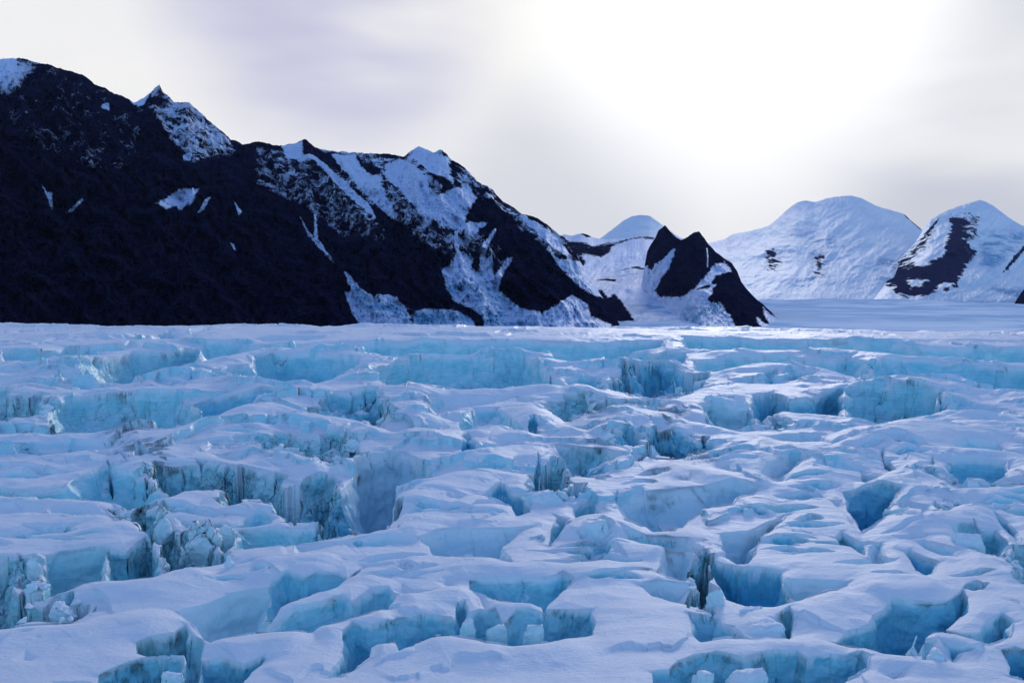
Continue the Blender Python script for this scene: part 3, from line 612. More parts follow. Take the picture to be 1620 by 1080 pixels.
    dome = .55 * s * (1 - np.clip(1 - dist / 12.0, 0, 1) ** 3) + .30 * lip + rg - .14 * s * np.clip(1 - dist / 2.2, 0, 1) ** 2
    bx, by = onplane(px, brow(px)); farw = sstep(by * .70, by * .97, Y)
    ice = np.maximum(ice, stepi * .8); deep = np.maximum(deep, stepi * .22); dirt = np.maximum(dirt, stepi * .10)
    z = z * np.clip(s, .7, 1.8) * .6 + s * (stepz - 1.0) * (1 - .6 * farw) - 1.1 * s * farw + dome - dz
    # the far crest and the hidden back slope
    bx, by = onplane(px, brow(px)); over = np.maximum(Y - by, 0)
    z = z - np.minimum((over / 60) ** 1.6 * 2.0, over * .28)
    z = z - 1.3 * sstep(by * .86, by, Y)
    return X, Y, z.astype(F32), ice, deep, dirt, rub

# base pass to find where the walls are
NC = 1700
cols = np.linspace(-300, 1920, NC)
bnc = 560; bcol = np.linspace(-300, 1920, bnc)
r0 = np.concatenate([np.linspace(1220, 512, 710), 512 - np.array([3, 8, 15, 24, 34])])
PX, PY = np.meshgrid(bcol, r0)
off = np.interp(bcol, bcol, brow(bcol)) - 513.0
X, Y, Z, *_ = surface(PX, PY)
dzp = np.abs(np.diff(Z, axis=0)) * FOC / Y[1:]
dx1 = np.abs(np.diff(Z, axis=1)) * FOC / Y[:, 1:]
dens = np.minimum(dzp, 25); 
def blur(a, k, ax):
    ker = np.hanning(2 * k + 3)[1:-1]; ker /= ker.sum()
    return np.apply_along_axis(lambda v: np.convolve(np.pad(v, k, mode='edge'), ker, 'valid'), ax, a)
dens = blur(blur(dens, 5, 0), 34, 1) + .42
dens[:120] *= .25     # strip below the frame
cum = np.concatenate([np.zeros((1, bnc)), np.cumsum(dens, 0)], 0)
log('mean total', cum[-1].mean())
NR = 2100
base_rows = np.empty((NR, bnc))
q = np.linspace(0, 1, NR)
for j in range(bnc): base_rows[:, j] = np.interp(q * cum[-1, j], cum[:, j], r0)
rows = np.empty((NR, NC))
for i in range(NR): rows[i] = np.interp(cols, bcol, base_rows[i])
PX = np.broadcast_to(cols, (NR, NC)).copy(); PY = rows
X, Y, Z, ice, deep, dirt, rub = surface(PX, PY)
log('surface')
# push the ice faces in and out along their normals with 3-D noise
def normals(X, Y, Z):
    X, Y, Z = [(a + np.roll(a, 1, 0) + np.roll(a, -1, 0) + np.roll(a, 1, 1) + np.roll(a, -1, 1) + np.roll(a, 2, 1) + np.roll(a, -2, 1)) / 7 for a in (X, Y, Z)]
    du = np.stack([np.gradient(X, axis=1), np.gradient(Y, axis=1), np.gradient(Z, axis=1)], -1)
    dv = np.stack([np.gradient(X, axis=0), np.gradient(Y, axis=0), np.gradient(Z, axis=0)], -1)
    n = np.cross(du, dv); n /= np.linalg.norm(n, axis=-1, keepdims=True) + 1e-9
    n[n[..., 2] < 0] *= -1
    return n.astype(F32)
Nn = normals(X, Y, Z)
steep = sstep(.85, .45, Nn[..., 2]) * sstep(.05, .5, ice)
Rr = np.sqrt(X * X + Y * Y) / 150.0
am = steep * Rr
RR_ = np.sqrt(X * X + Y * Y); U_ = X / RR_ * 150; V_ = np.log(RR_) * 150; W_ = Z / RR_ * 150
d3 = .85 * perlin(U_ / 4.2, V_ / 4.2, W_ / 2.8) + .50 * (ridged(U_ / 2.6, V_ / 2.6, W_ / 2.6, 2) - .6) + .14 * perlin(U_ / 1.5, V_ / 1.5, W_ / 1.3)
d3 = d3 + .45 * rub * perlin(U_ / 1.8 + 9, V_ / 1.8, W_ / 1.6)
X = X + Nn[..., 0] * am * d3; Y = Y + Nn[..., 1] * am * d3; Z = Z + Nn[..., 2] * am * d3 * .55 + (1 - steep) * Rr * (.05 * perlin(U_ / 1.1, V_ / 1.6) + .18 * rub * perlin(U_ / .9, V_ / .9)) * sstep(0, .4, ice + rub)
MAT_ICE = ice_material('glacier_ice_and_snow')
gl = grid_mesh('glacier', X, Y, Z, MAT_ICE, dict(ice=ice, deep=deep, dirt=dirt), flip=False)
gl['kind'] = 'structure'; gl['label'] = 'crevassed blue and white glacier filling the whole foreground'
log('glacier mesh', X.shape)
# lookup of the ground for standing things on it
GX, GY, GZ = X, Y, Z
GPX, GPY = PX, PY

# ------------------------------------------------------------------ ice blocks and seracs standing in the crevasses
MAT_BLOCK = ice_material('broken_ice', blocks=True)
def ground_z(px, py):
    j = int(np.argmin(np.abs(cols - px))); i = int(np.argmin(np.abs(GPY[:, j] - py)))
    return float(GZ[i, j])
import bmesh
from mathutils import Vector, noise as mnoise, Matrix
def ice_block(x0, y0, x1, y1, label, shape='block', ytop=None, dirt=0.0, depth=None, lean=0.0, seed=1, group=None):
    """photo box of the visible block; stands at the distance where its foot meets the surface"""
    rnd = random.Random(seed * 77 + 5)
    mx = (x0 + x1) / 2
    Yd = float(onplane(mx, y0 + (y1 - y0) * .35)[1]) if ytop is None else float(onplane(mx, ytop)[1])
    k = Yd / FOC
    ax, _, az0 = atdist(np.array([x0, x1]), np.array([y0, y0]), Yd); _, _, azb = atdist(np.array([mx]), np.array([y1]), Yd)
    W = float(ax[1] - ax[0]); Ht = float(az0[0] - azb[0]); dp = depth or W * .7
    cxw = float(ax.mean()); zb = float(azb[0])
    bm = bmesh.new()
    if shape == 'pyramid':
        base = [(-.5, -.35), (.45, -.5), (.5, .4), (-.3, .5)]
        vs = [bm.verts.new((a * W, b * dp, -.35 * Ht)) for a, b in base] + [bm.verts.new((-.32 * W, .05 * dp, Ht)), bm.verts.new((-.22 * W, .18 * dp, Ht * .97))]
    elif shape == 'slab':
        vs = []
        for a, b in [(-.5, -.3), (.5, -.45), (.5, .3), (-.5, .45)]:
            vs.append(bm.verts.new((a * W * rnd.uniform(.9, 1.1), b * dp * .7, -.35 * Ht)))
            vs.append(bm.verts.new((a * W * rnd.uniform(.35, .95) + (lean + rnd.uniform(-.12, .12)) * W, b * dp * rnd.uniform(.3, .7), Ht * rnd.uniform(.62, 1.0))))
        for _k in range(4): vs.append(bm.verts.new((rnd.uniform(-.52, .52) * W, rnd.uniform(-.4, .4) * dp, Ht * rnd.uniform(.1, .7))))
    elif shape == 'round':
        vs = []
        for i in range(26):
            th = rnd.uniform(0, 6.283); ph = rnd.uniform(-.25, 1.0)
            r = math.sqrt(max(0, 1 - max(ph, 0) ** 2)) * rnd.uniform(.9, 1)
            vs.append(bm.verts.new((math.cos(th) * r * W * .5, math.sin(th) * r * dp * .5, ph * Ht)))
    else:
        vs = []
        nb = rnd.choice([5, 6, 7]); a0 = rnd.uniform(0, 6.28)
        for i in range(nb):
            th = a0 + i * 6.283 / nb + rnd.uniform(-.25, .25); rr = rnd.uniform(.9, 1.08)
            cx_, sy_ = math.cos(th) * rr * .53, math.sin(th) * rr * .53
            vs.append(bm.verts.new((cx_ * W, sy_ * dp, -.35 * Ht)))
            tp = rnd.uniform(.40, .98)
            vs.append(bm.verts.new((cx_ * W * tp + lean * W, sy_ * dp * tp, Ht * rnd.uniform(.6, 1.0))))
            if rnd.random() < .6:
                vs.append(bm.verts.new((cx_ * W * 1.04, sy_ * dp * 1.04, Ht * rnd.uniform(.3, .65))))
    bmesh.ops.convex_hull(bm, input=bm.verts)
    loose = [v for v in bm.verts if not v.link_faces]
    bmesh.ops.delete(bm, geom=loose, context='VERTS')
    bmesh.ops.triangulate(bm, faces=bm.faces)
    bmesh.ops.bevel(bm, geom=list(bm.edges), offset=min(W, Ht) * .05, segments=2, affect='EDGES', profile=.6)
    bmesh.ops.triangulate(bm, faces=bm.faces)
    for _ in range(3):
        tgt = max(.35, min(W, Ht) * .055)
        ed = [e for e in bm.edges if e.calc_length() > tgt]
        if ed: bmesh.ops.subdivide_edges(bm, edges=ed, cuts=1, use_grid_fill=False); bmesh.ops.triangulate(bm, faces=bm.faces)
    bm.normal_update()
    sm = min(W, Ht)
    for v in bm.verts:
        p = v.co + Vector((seed * 13.1, 3, 1)); q = p / sm
        n = mnoise.noise(q * 1.4) * .15 + abs(mnoise.noise(q * 3.1)) * -.13 + mnoise.noise(q * 7) * .035 + mnoise.noise(q * 15) * .015
        v.co += v.normal * n * sm
    me = bpy.data.meshes.new('ice_block'); bm.to_mesh(me); bm.free()
    for p in me.polygons: p.use_smooth = True
    me.materials.append(MAT_BLOCK)
    nm = {'pyramid': 'ice_pinnacle', 'slab': 'ice_slab', 'round': 'ice_hummock', 'block': 'ice_block'}[shape]
    o = bpy.data.objects.new(nm, me); scene.collection.objects.link(o)
    o.location = (cxw, Yd, zb); o['label'] = label; o['category'] = nm.replace('_', ' ')
    if group: o['group'] = group
    return o
ice_block(351, 879, 388, 918, 'pale pyramid-shaped ice pinnacle rising from a smooth snow ridge', 'pyramid', seed=1)
ice_block(250, 1056, 291, 1090, 'rounded white ice block in the blue pit at the bottom edge', 'round', seed=2)
ice_block(1120, 928, 1152, 980, 'upright leaning pale slab beside the deep blue crevasse', 'slab', seed=3, lean=-.1)
ice_block(1168, 950, 1216, 990, 'wedge-shaped block below the dark foot of the deep blue crevasse', 'slab', seed=4)
ice_block(1174, 980, 1244, 1008, 'broad low ice block in front of the wedge-shaped one', 'block', seed=5)
ice_block(1090, 1060, 1134, 1090, 'flat-topped block below the long blue shelf at the bottom edge', 'block', seed=6)
ice_block(1148, 1053, 1215, 1088, 'tilted white block beside the flat-topped block at the bottom edge', 'block', seed=7)
ice_block(764, 982, 802, 1020, 'rounded upright block inside the central crevasse', 'slab', seed=8)
ice_block(826, 980, 862, 1012, 'pale slab at the blue end of the central crevasse', 'slab', seed=9, lean=.1)
ice_block(726, 972, 752, 1006, 'small grey ice block under the blue cleft of the central crevasse', 'block', seed=10)
ice_block(1108, 620, 1190, 672, 'sunlit serac with a bright cap among broken ice', 'block', seed=11)
ice_block(797, 826, 872, 890, 'smooth prism-shaped serac beside a narrow dark crack', 'slab', seed=12)
ice_block(893, 810, 975, 892, 'rough grey serac standing right of the narrow dark crack', 'block', seed=13)
ice_block(346, 826, 374, 862, 'cube-shaped pale block with a square face beside dirty ice', 'block', seed=14)
ice_block(286, 832, 350, 888, 'dirty rounded ice hummock below the cube-shaped block', 'round', seed=15)
ice_block(238, 808, 284, 866, 'dark dirty serac left of the rounded hummock', 'round', seed=16)
ice_block(1458, 1022, 1504, 1066, 'squared block in front of the large blue overhang at lower right', 'block', seed=17)
ice_block(1434, 1020, 1456, 1040, 'small pale block at the foot of the large blue overhang', 'round', seed=18)
ice_block(828, 770, 892, 818, 'cracked serac at the mouth of the dark cave', 'block', seed=19)
ice_block(76, 942, 122, 980, 'rounded ice hummock in the dirty basin at the left edge', 'round', seed=20)
ice_block(38, 872, 68, 934, 'upright slab at the left end of the big flat-faced block', 'slab', seed=21)
ice_block(540, 690, 574, 716, 'small lumpy serac left of the central snow slope', 'round', seed=22)
ice_block(1500, 838, 1560, 880, 'cracked pale serac with a diagonal dark split', 'block', seed=23)


# small chunks of fallen ice lying in the broken basins: seven shapes, copied
rnc = random.Random(9); protos = []
for k in range(7):
    bm = bmesh.new()
    vs = [bm.verts.new((rnc.uniform(-1, 1) * rnc.uniform(.6, 1), rnc.uniform(-.8, .8), rnc.uniform(-.45, .75))) for _ in range(12)]
    bmesh.ops.convex_hull(bm, input=bm.verts)
    bmesh.ops.delete(bm, geom=[v for v in bm.verts if not v.link_faces], context='VERTS')
    bmesh.ops.bevel(bm, geom=list(bm.edges), offset=.07, segments=1, affect='EDGES')
    bmesh.ops.triangulate(bm, faces=bm.faces)
    for _ in range(2):
        bmesh.ops.subdivide_edges(bm, edges=[e for e in bm.edges if e.calc_length() > .22], cuts=1); bmesh.ops.triangulate(bm, faces=bm.faces)
    bm.normal_update()
    for v in bm.verts: v.co += v.normal * (mnoise.noise(v.co * 2.2 + Vector((k * 5, 0, 0))) * .13 + mnoise.noise(v.co * 7) * .04)
    me = bpy.data.meshes.new('ice_chunk'); bm.to_mesh(me); bm.free(); me.materials.append(MAT_BLOCK)
    o = bpy.data.objects.new('ice_chunk', me); protos.append(o)
_spots = []
for h in HOLES:
    if h.kind != 'R' or h.bb[3] < 560: continue
    A = (h.bb[1] - h.bb[0]) * (h.bb[3] - h.bb[2]); nk = int(min(16, 3 + A / 900)); tries = 0
    P = h.pts
    while nk > 0 and tries < 200:
        tries += 1; x = rnc.uniform(h.bb[0], h.bb[1]); y = rnc.uniform(h.bb[2] * .5 + h.bb[3] * .5, h.bb[3] + 2); c = False
        for i in range(len(P)):
            (x0, y0), (x1, y1) = P[i], P[i - 1]
            if (y0 > y) != (y1 > y) and x < x0 + (y - y0) * (x1 - x0) / (y1 - y0): c = not c
        if c and 0 < x < 1620: _spots.append((x, y)); nk -= 1
for i, (x, y) in enumerate(_spots):
    o = protos[i] if i < len(protos) else protos[i % len(protos)].copy()
    gx, gy = onplane(x, y); j = int(np.argmin(np.abs(cols - x))); ii = int(np.argmin(np.abs(GPY[:, j] - y)))
    r_ = rnc.uniform(.55, 1.7) * gy / 150.0
    o.location = (float(GX[ii, j]), float(GY[ii, j]), float(GZ[ii, j]) + .25 * r_); o.scale = (r_, r_ * rnc.uniform(.7, 1.1), r_ * rnc.uniform(.6, 1.1))
    o.rotation_euler = (rnc.uniform(-.5, .5), rnc.uniform(-.5, .5), rnc.uniform(0, 6.28)); scene.collection.objects.link(o)
    o['label'] = 'small angular chunk of pale ice fallen into a broken dirty crevasse'; o['category'] = 'ice chunk'; o['group'] = 'ice chunks fallen in the broken crevasses'
log('chunks', len(_spots))

# ------------------------------------------------------------------ mountains
def mountain(name, label, sky, foot, Yc, Yf, mat, snow=(), rockp=(), specks=(), blues=(), base_snow=0.0, relief=60.0, rough=2.0, step=1.1, shear=.6, fr=1.0, seed=1, rs=1.0, soft=0, blend=8, mixed=(), dust=0):
    """terrain between a skyline and a foot. sky/foot: (photo column, photo row) seen from the camera; Yc/Yf: distances of crest and foot by column"""
    xs = np.arange(sky[0][0], sky[-1][0] + .01, step)
    sx, sy = zip(*sky); ys = np.interp(xs, sx, sy)
    jag = 0; a = rough
    for i, f in enumerate((1/23, 1/9.5, 1/4.1, 1/2.0)):
        jag = jag + a * noise2(xs * f, xs * 0 + seed * 3.3 + i, seed); a *= .6
    if soft: ys = np.convolve(np.pad(ys, soft, mode='edge'), np.hanning(2 * soft + 3)[1:-1] / np.hanning(2 * soft + 3).sum(), 'valid')
    ys = ys + jag
    yf = np.interp(xs, *zip(*foot)); yf = np.maximum(yf, ys + .5)
    yc = np.interp(xs, *zip(*Yc)); yfd = np.interp(xs, *zip(*Yf))
    nv = int(max((yf - ys).max() / step, 8))
    t = np.linspace(0, 1, nv)[:, None]
    PXm = np.broadcast_to(xs, (nv, len(xs))); PYm = yf + (ys - yf) * t
    hh = np.clip((yf - PYm) / (yf - ys).max(), 0, 1)
    D = yfd + (yc - yfd) * (.55 * t ** 1.25 + .45 * hh)
    # buttresses and gullies as relief toward the viewer, kept in photo proportion by the same ray
    u = (PXm - PYm * -shear) / 60.0; v = PYm / 150.0
    u = (PXm - shear * PYm) / 60.0
    rr = ridged((u + .35 * noise2(PXm / 45, PYm / 45, seed)) * rs, v * rs, u * 0 + seed, 4) - .5
    r2 = ridged(PXm / 17 * rs, PYm / 26 * rs, u * 0 + seed + 4, 4, .6) - .5
    if soft: rr = .6 * fbm(PXm / 70, PYm / 34, u * 0 + seed, 3) + 1.0 * (ridged(PXm / 95 + PYm / 75, PYm / 90 - PXm / 300, u * 0 + seed, 4, .55) - .5); r2 = .5 * fbm(PXm / 24, PYm / 12, u * 0 + seed, 3)
    env = np.sin(np.clip(t, 0, 1) * math.pi) ** .45 * .9 + .1
    D = D - relief * (rr * 1.0 + r2 * .45) * env
    D = D + relief * .10 * fbm(PXm / 5, PYm / 5, u * 0 + seed, 4, .65)
    Xm, Ym, Zm = atdist(PXm, PYm, D)
    sn = np.full(PXm.shape, base_snow, F32)
    def stamp(a, polys, val, bl, fixed=False):
        for P in polys:
            P = np.array(P, float); b = P.min(0) - bl * 2 - 8; c = P.max(0) + bl * 2 + 8
            ci = np.where((xs >= b[0]) & (xs <= c[0]))[0]
            if len(ci) == 0: continue
            sl = (slice(None), slice(ci[0], ci[-1] + 1))
            q = poly_sd(PXm[sl], PYm[sl], P); b_ = bl if fixed else min(max(q.max() * 1.1, 1.6), 7.0)
            m = np.clip(.5 + .5 * q / b_, 0, 1)
            a[sl] = a[sl] * (1 - m) + val * m
    for val, P in mixed: stamp(sn, [P], val, 7, True)
    stamp(sn, rockp, 0.0, 1.2 * fr); stamp(sn, snow, 1.0, 1.2 * fr)
    sk = np.zeros(PXm.shape, F32); bu = np.zeros(PXm.shape, F32)
    if dust: sk = (dust * np.clip(1 - (PYm - ys) / 75, 0, 1) * sstep(-.25, .25, noise2(PXm / 60, PYm / 40, seed + 2))).astype(F32)
    for val, P in specks: stamp(sk, [P], val, blend, True)
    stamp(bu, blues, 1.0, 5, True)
    # back slope and skirt below the foot, so the mountain is a solid landform from other positions
    back = []
    for i in range(1, 9):
        Yb = D[-1] * (1 + .05 * i); z = Zm[-1] - (i / 8) ** 1.1 * (Zm[-1] + 400) ; back.append((Xm[-1] * (1 + .05 * i), Yb, z))
    bX = np.array([b[0] for b in back]); bY = np.array([b[1] for b in back]); bZ = np.array([b[2] for b in back])
    sX = Xm[:1] * .985; sY = Ym[:1] * .985; sZ = Zm[:1] - 260
    X_ = np.concatenate([sX, Xm, bX]); Y_ = np.concatenate([sY, Ym, bY]); Z_ = np.concatenate([sZ, Zm, bZ])
    pad = lambda a: np.concatenate([a[:1], a, np.repeat(a[-1:], 8, 0)])
    o = grid_mesh(name, X_, Y_, Z_, mat, dict(snow=pad(sn), speck=pad(sk), blue=pad(bu)))
    o['kind'] = 'structure'; o['label'] = label
    return o
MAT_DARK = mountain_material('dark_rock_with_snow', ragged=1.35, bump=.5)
MAT_FAR = mountain_material('far_snow_and_rock', rock=(.020, .020, .05), rock2=(.02, .022, .075), bump=.45, snowc=(.80, .86, .97), scale=.5, ragged=2.6)
MAT_VALLEY = mountain_material('valley_snow', spec=.0, bump=.15, snowc=(.78, .85, .97), scale=.25)
def Z(reg, pts):
    ox, oy, k = {'1': (0, 60, .43514), '2': (400, 180, 1/3), '3': (840, 290, .26543), '4': (1120, 280, .30864)}[reg]
    return [(ox + x * k, oy + y * k) for x, y in pts]
sky1 = [(-320,40),(-200,66),(-90,84),(0,93),(30,92),(80,103),(110,113),(130,118),(150,133),(170,143),(200,155),(212,162),(235,150),(245,140),(252,133),(258,145),(275,160),(300,163),(320,180),(345,203),(365,220),(385,228),(405,224),(425,226),(440,232),(460,228),(482,221),(500,233),(530,240),(560,240),(600,243),(640,247),(650,240),(662,231),(672,233),(685,240),(700,238),(715,252),(735,265),(760,290),(780,300),(795,318),(825,338),(850,345),(870,358),(893,376),(914,407),(932,436),(948,462),(973,500),(990,530)]
foot1 = [(-320, 540), (990, 540)]
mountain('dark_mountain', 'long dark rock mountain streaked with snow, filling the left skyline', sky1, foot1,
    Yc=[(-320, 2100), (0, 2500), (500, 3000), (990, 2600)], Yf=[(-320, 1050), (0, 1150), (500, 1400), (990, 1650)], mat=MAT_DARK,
    snow=[Z('2', p) for p in [
        [(130,150),(200,140),(240,122),(232,180),(265,212),(225,212),(170,195),(150,180)],
        [(270,195),(300,210),(360,260),(450,350),(540,430),(580,490),(560,470),(430,360),(330,250)],
        [(370,190),(480,195),(510,250),(560,290),(600,300),(620,370),(690,510),(640,480),(540,390),(460,300),(400,230)],
        [(640,300),(700,340),(780,430),(830,510),(822,440),(840,400),(800,300),(760,260),(700,230),(650,250)],
        [(740,205),(790,150),(830,165),(850,185),(930,205),(932,290),(950,330),(900,300),(850,280),(820,250),(780,220)],
        [(860,400),(930,360),(1030,345),(1062,400),(1010,480),(1010,515),(1120,515),(1050,565),(960,545),(890,530),(850,480)],
        [(900,740),(960,710),(985,668),(1040,690),(1020,745),(1080,760),(1130,685),(1120,760),(1150,790),(1222,690),(1165,780),(1170,840),(1200,870),(1270,920),(1370,945),(1430,910),(1520,860),(1590,900),(1600,960),(1700,1000),(1700,1060),(1110,1060),(1090,960),(1040,920),(960,890),(920,830)],
        [(225,490),(265,560),(292,590),(290,480),(300,475),(310,590),(390,712),(345,670),(262,575)],
        [(430,740),(470,770),(525,850),(480,850),(455,800)],
        [(440,850),(520,850),(600,900),(740,960),(760,1060),(560,1060),(480,950)],
        [(600,870),(680,880),(720,940),(700,945),(640,915)],
        [(780,950),(830,930),(960,940),(1050,990),(1060,1060),(780,1060)],
        [(1400,640),(1450,690),(1550,700),(1680,680),(1800,800),(1800,900),(1620,860),(1550,820),(1500,770),(1440,710)],
        [(962,560),(968,560),(975,640),(985,690),(970,690),(960,620)],
        [(1150,545),(1160,545),(1110,620),(1088,760),(1080,760),(1085,640)],
        [(1290,490),(1400,560),(1480,640),(1500,680),(1440,640),(1340,540)],
    ]] + [Z('1', p) for p in [
        [(-200,40),(0,70),(58,74),(70,105),(30,140),(0,165),(-200,170)],
        [(467,210),(500,196),(575,172),(532,222),(525,245),(500,250),(483,235)],
        [(565,600),(605,585),(650,550),(722,548),(700,595),(655,625),(640,610),(605,622)],
        [(148,528),(170,560),(188,562),(193,625),(182,615),(168,570)], [(240,635),(298,582),(304,590),(262,630)],
        [(370,240),(395,238),(398,262),(375,258)], [(850,592),(880,632),(868,642)], [(720,635),(742,590),(765,578),(742,625)],
        [(838,745),(850,750),(858,772),(850,768)], [(665,430),(690,428),(690,445),(668,445)],
    ]],
    rockp=[Z('2', p) for p in [[(505,210),(550,220),(545,290),(520,270)], [(915,815),(1000,795),(1040,785),(1120,812),(1040,800),(940,830)], [(1120,860),(1180,855),(1210,880),(1130,872)],
        [(960,890),(1050,925),(1090,965),(1120,1060),(1060,1060),(1040,975)], [(600,895),(740,955),(770,1040),(720,980),(620,930)]]],
    specks=[(.72, Z('1', p)) for p in [[(540,240),(640,230),(720,250),(830,350),(860,400),(800,440),(700,460),(620,380),(560,300)]]] +
        [(.72, Z('2', p)) for p in [[(600,290),(640,300),(830,510),(880,580),(780,560),(690,500),(640,420)],[(500,185),(730,200),(830,260),(930,340),(850,450),(830,520),(760,440),(700,350),(640,300),(600,300),(550,200)]]] +
        [(.68, Z('2', p)) for p in [[(620,320),(780,470),(900,560),(1100,560),(1160,640),(1130,700),(980,660),(860,660),(760,600),(660,460)], [(1200,420),(1500,600),(1520,700),(1420,660),(1240,500)],
            [(930,200),(1040,260),(1160,370),(1200,420),(1100,400),(1000,330)]]] +
        [(.64, Z('2', p)) for p in [[(0,140),(240,180),(440,350),(620,520),(660,620),(420,600),(240,460),(0,340)]]] +
        [(.54, Z('1', p)) for p in [[(0,75),(180,95),(400,180),(560,300),(500,480),(360,500),(160,420),(0,300)]]] +
        [(.9, Z('1', [(0,75),(60,76),(120,110),(60,180),(0,200)]))],
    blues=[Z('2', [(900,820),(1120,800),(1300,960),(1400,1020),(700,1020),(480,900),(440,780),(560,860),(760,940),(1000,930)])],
    mixed=[(.50, Z('2', [(480,190),(740,205),(840,265),(870,400),(850,520),(800,540),(740,470),(640,330),(600,290),(520,240)])), (.43, Z('2', [(600,290),(640,300),(840,520),(1000,560),(1130,560),(1160,640),(1100,720),(960,690),(860,640),(760,600),(690,520)])),
        (.46, Z('2', [(270,190),(420,270),(560,420),(640,560),(560,560),(440,400),(320,270)])), (.40, Z('2', [(60,180),(280,200),(440,350),(520,500),(380,500),(200,400),(80,300)])),
        (.47, Z('2', [(930,200),(1060,280),(1200,420),(1450,560),(1520,680),(1400,640),(1180,480),(1060,340),(960,340)])),
        (.45, Z('1', [(540,250),(640,225),(740,260),(850,370),(880,420),(780,450),(680,440),(600,360)])), (.38, Z('2', [(880,560),(1000,560),(1180,580),(1240,700),(1180,800),(1000,740),(900,700)])),
        (.40, Z('2', [(440,840),(640,840),(780,920),(1050,930),(1100,1060),(500,1060)]))],
    dust=.85, relief=140, rough=2.4, seed=1, step=.85)

sky2 = [(835,430),(860,392),(880,376),(893,371),(905,373),(920,369),(928,371),(938,376),(955,379),(980,379),(1000,375),(1020,373),(1040,376),(1075,392),(1110,408),(1150,438),(1190,474),(1230,505),(1250,530)]
mountain('snow_slope', 'snow-covered slope with a thin rock rib between the dark mountain and twin peaks', sky2, [(835, 540), (1250, 540)],
    Yc=[(835, 5600), (1250, 4600)], Yf=[(835, 1900), (1250, 1950)], mat=MAT_DARK, base_snow=1.0,
    rockp=[Z('3', p) for p in [[(190,330),(230,345),(330,355),(360,375),(430,365),(540,345),(640,318),(700,315),(730,320),(730,340),(690,330),(640,325),(560,345),(480,375),(470,410),(420,440),(360,430),(330,420),(270,430),(230,440),(180,380)],
        [(290,440),(330,460),(310,500),(290,540),(275,480)], [(510,525),(560,510),(630,493),(700,515),(720,500),(790,500),(720,527),(660,512),(600,505)],
        [(370,580),(440,568),(510,572),(500,585),(430,578)], [(300,300),(340,300),(360,320),(330,322)],
        [(400,640),(420,636),(460,680),(500,655),(540,700),(600,790),(625,835),(600,850),(415,850),(415,780),(350,785),(310,760),(330,700),(245,640),(250,580),(290,630),(345,665)],
        [(1100,795),(1125,795),(1120,812),(1100,815)], [(1075,760),(1092,765),(1085,778)], [(930,665),(1010,672),(1010,682),(930,678)], [(745,600),(735,640),(760,650)]]],
    specks=[(.5, Z('3', [(200,330),(500,360),(480,430),(200,440)]))],
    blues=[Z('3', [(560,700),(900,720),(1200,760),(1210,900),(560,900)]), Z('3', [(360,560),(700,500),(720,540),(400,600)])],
    relief=120, rough=.7, seed=2, step=.8, soft=3)

mountain('white_peak', 'far small white pyramid peak behind the snow slope', [(900,420),(925,390),(950,377),(975,358),(985,350),(1000,342),(1012,340),(1028,341),(1040,350),(1050,357),(1075,376),(1100,382),(1130,400),(1160,430)], [(900, 470), (1160, 470)],
    Yc=[(900, 13000), (1160, 13000)], Yf=[(900, 9500), (1160, 9500)], mat=MAT_FAR, base_snow=1.0, relief=120, rough=.6, seed=3, soft=5)

sky4 = [(1012,470),(1020,420),(1024,398),(1030,386),(1036,378),(1042,364),(1052,356),(1060,366),(1070,374),(1078,380),(1088,374),(1098,368),(1106,366),(1114,376),(1122,388),(1132,398),(1148,410),(1158,416),(1166,428),(1173,446),(1184,460),(1198,474),(1212,486),(1222,495),(1232,506),(1246,530)]
mountain('twin_dark_peaks', 'pair of steep dark rock peaks with a small snow patch', sky4, [(1012, 540), (1246, 540)],
    Yc=[(1012, 3600), (1246, 2900)], Yf=[(1012, 2950), (1050, 2600), (1120, 1950), (1246, 1750)], mat=MAT_DARK, base_snow=0.0,
    snow=[Z('3', p) for p in [[(600,500),(690,490),(720,520),(740,480),(830,470),(830,500),(790,540),(755,600),(740,640),(760,675),(840,678),(920,670),(990,610),(1030,560),(1050,545),(1090,480),(1150,470),(1190,505),(1190,525),(1100,548),(1080,585),(1060,620),(985,630),(1060,600),(1100,600),(1060,690),(1080,710),(1130,712),(1180,780),(1225,860),(1225,960),(560,960),(560,600)],
        [(1045,385),(1052,385),(1058,440),(1055,500),(1048,500),(1050,440)], [(820,470),(855,430),(860,390),(850,385),(820,420),(770,470)],
        [(1385,740),(1410,765),(1465,805),(1500,830),(1540,900),(1440,900),(1380,860),(1340,810),(1350,800),(1395,835),(1420,835),(1385,775)]]],
    specks=[(.35, Z('3', [(690,400),(900,350),(900,460),(700,500)])), (.25, Z('3', [(900,330),(1040,300),(1150,460),(900,520)]))],
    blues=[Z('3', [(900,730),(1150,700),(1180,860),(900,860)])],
    dust=.6, relief=130, rough=1.5, seed=4, step=.7)

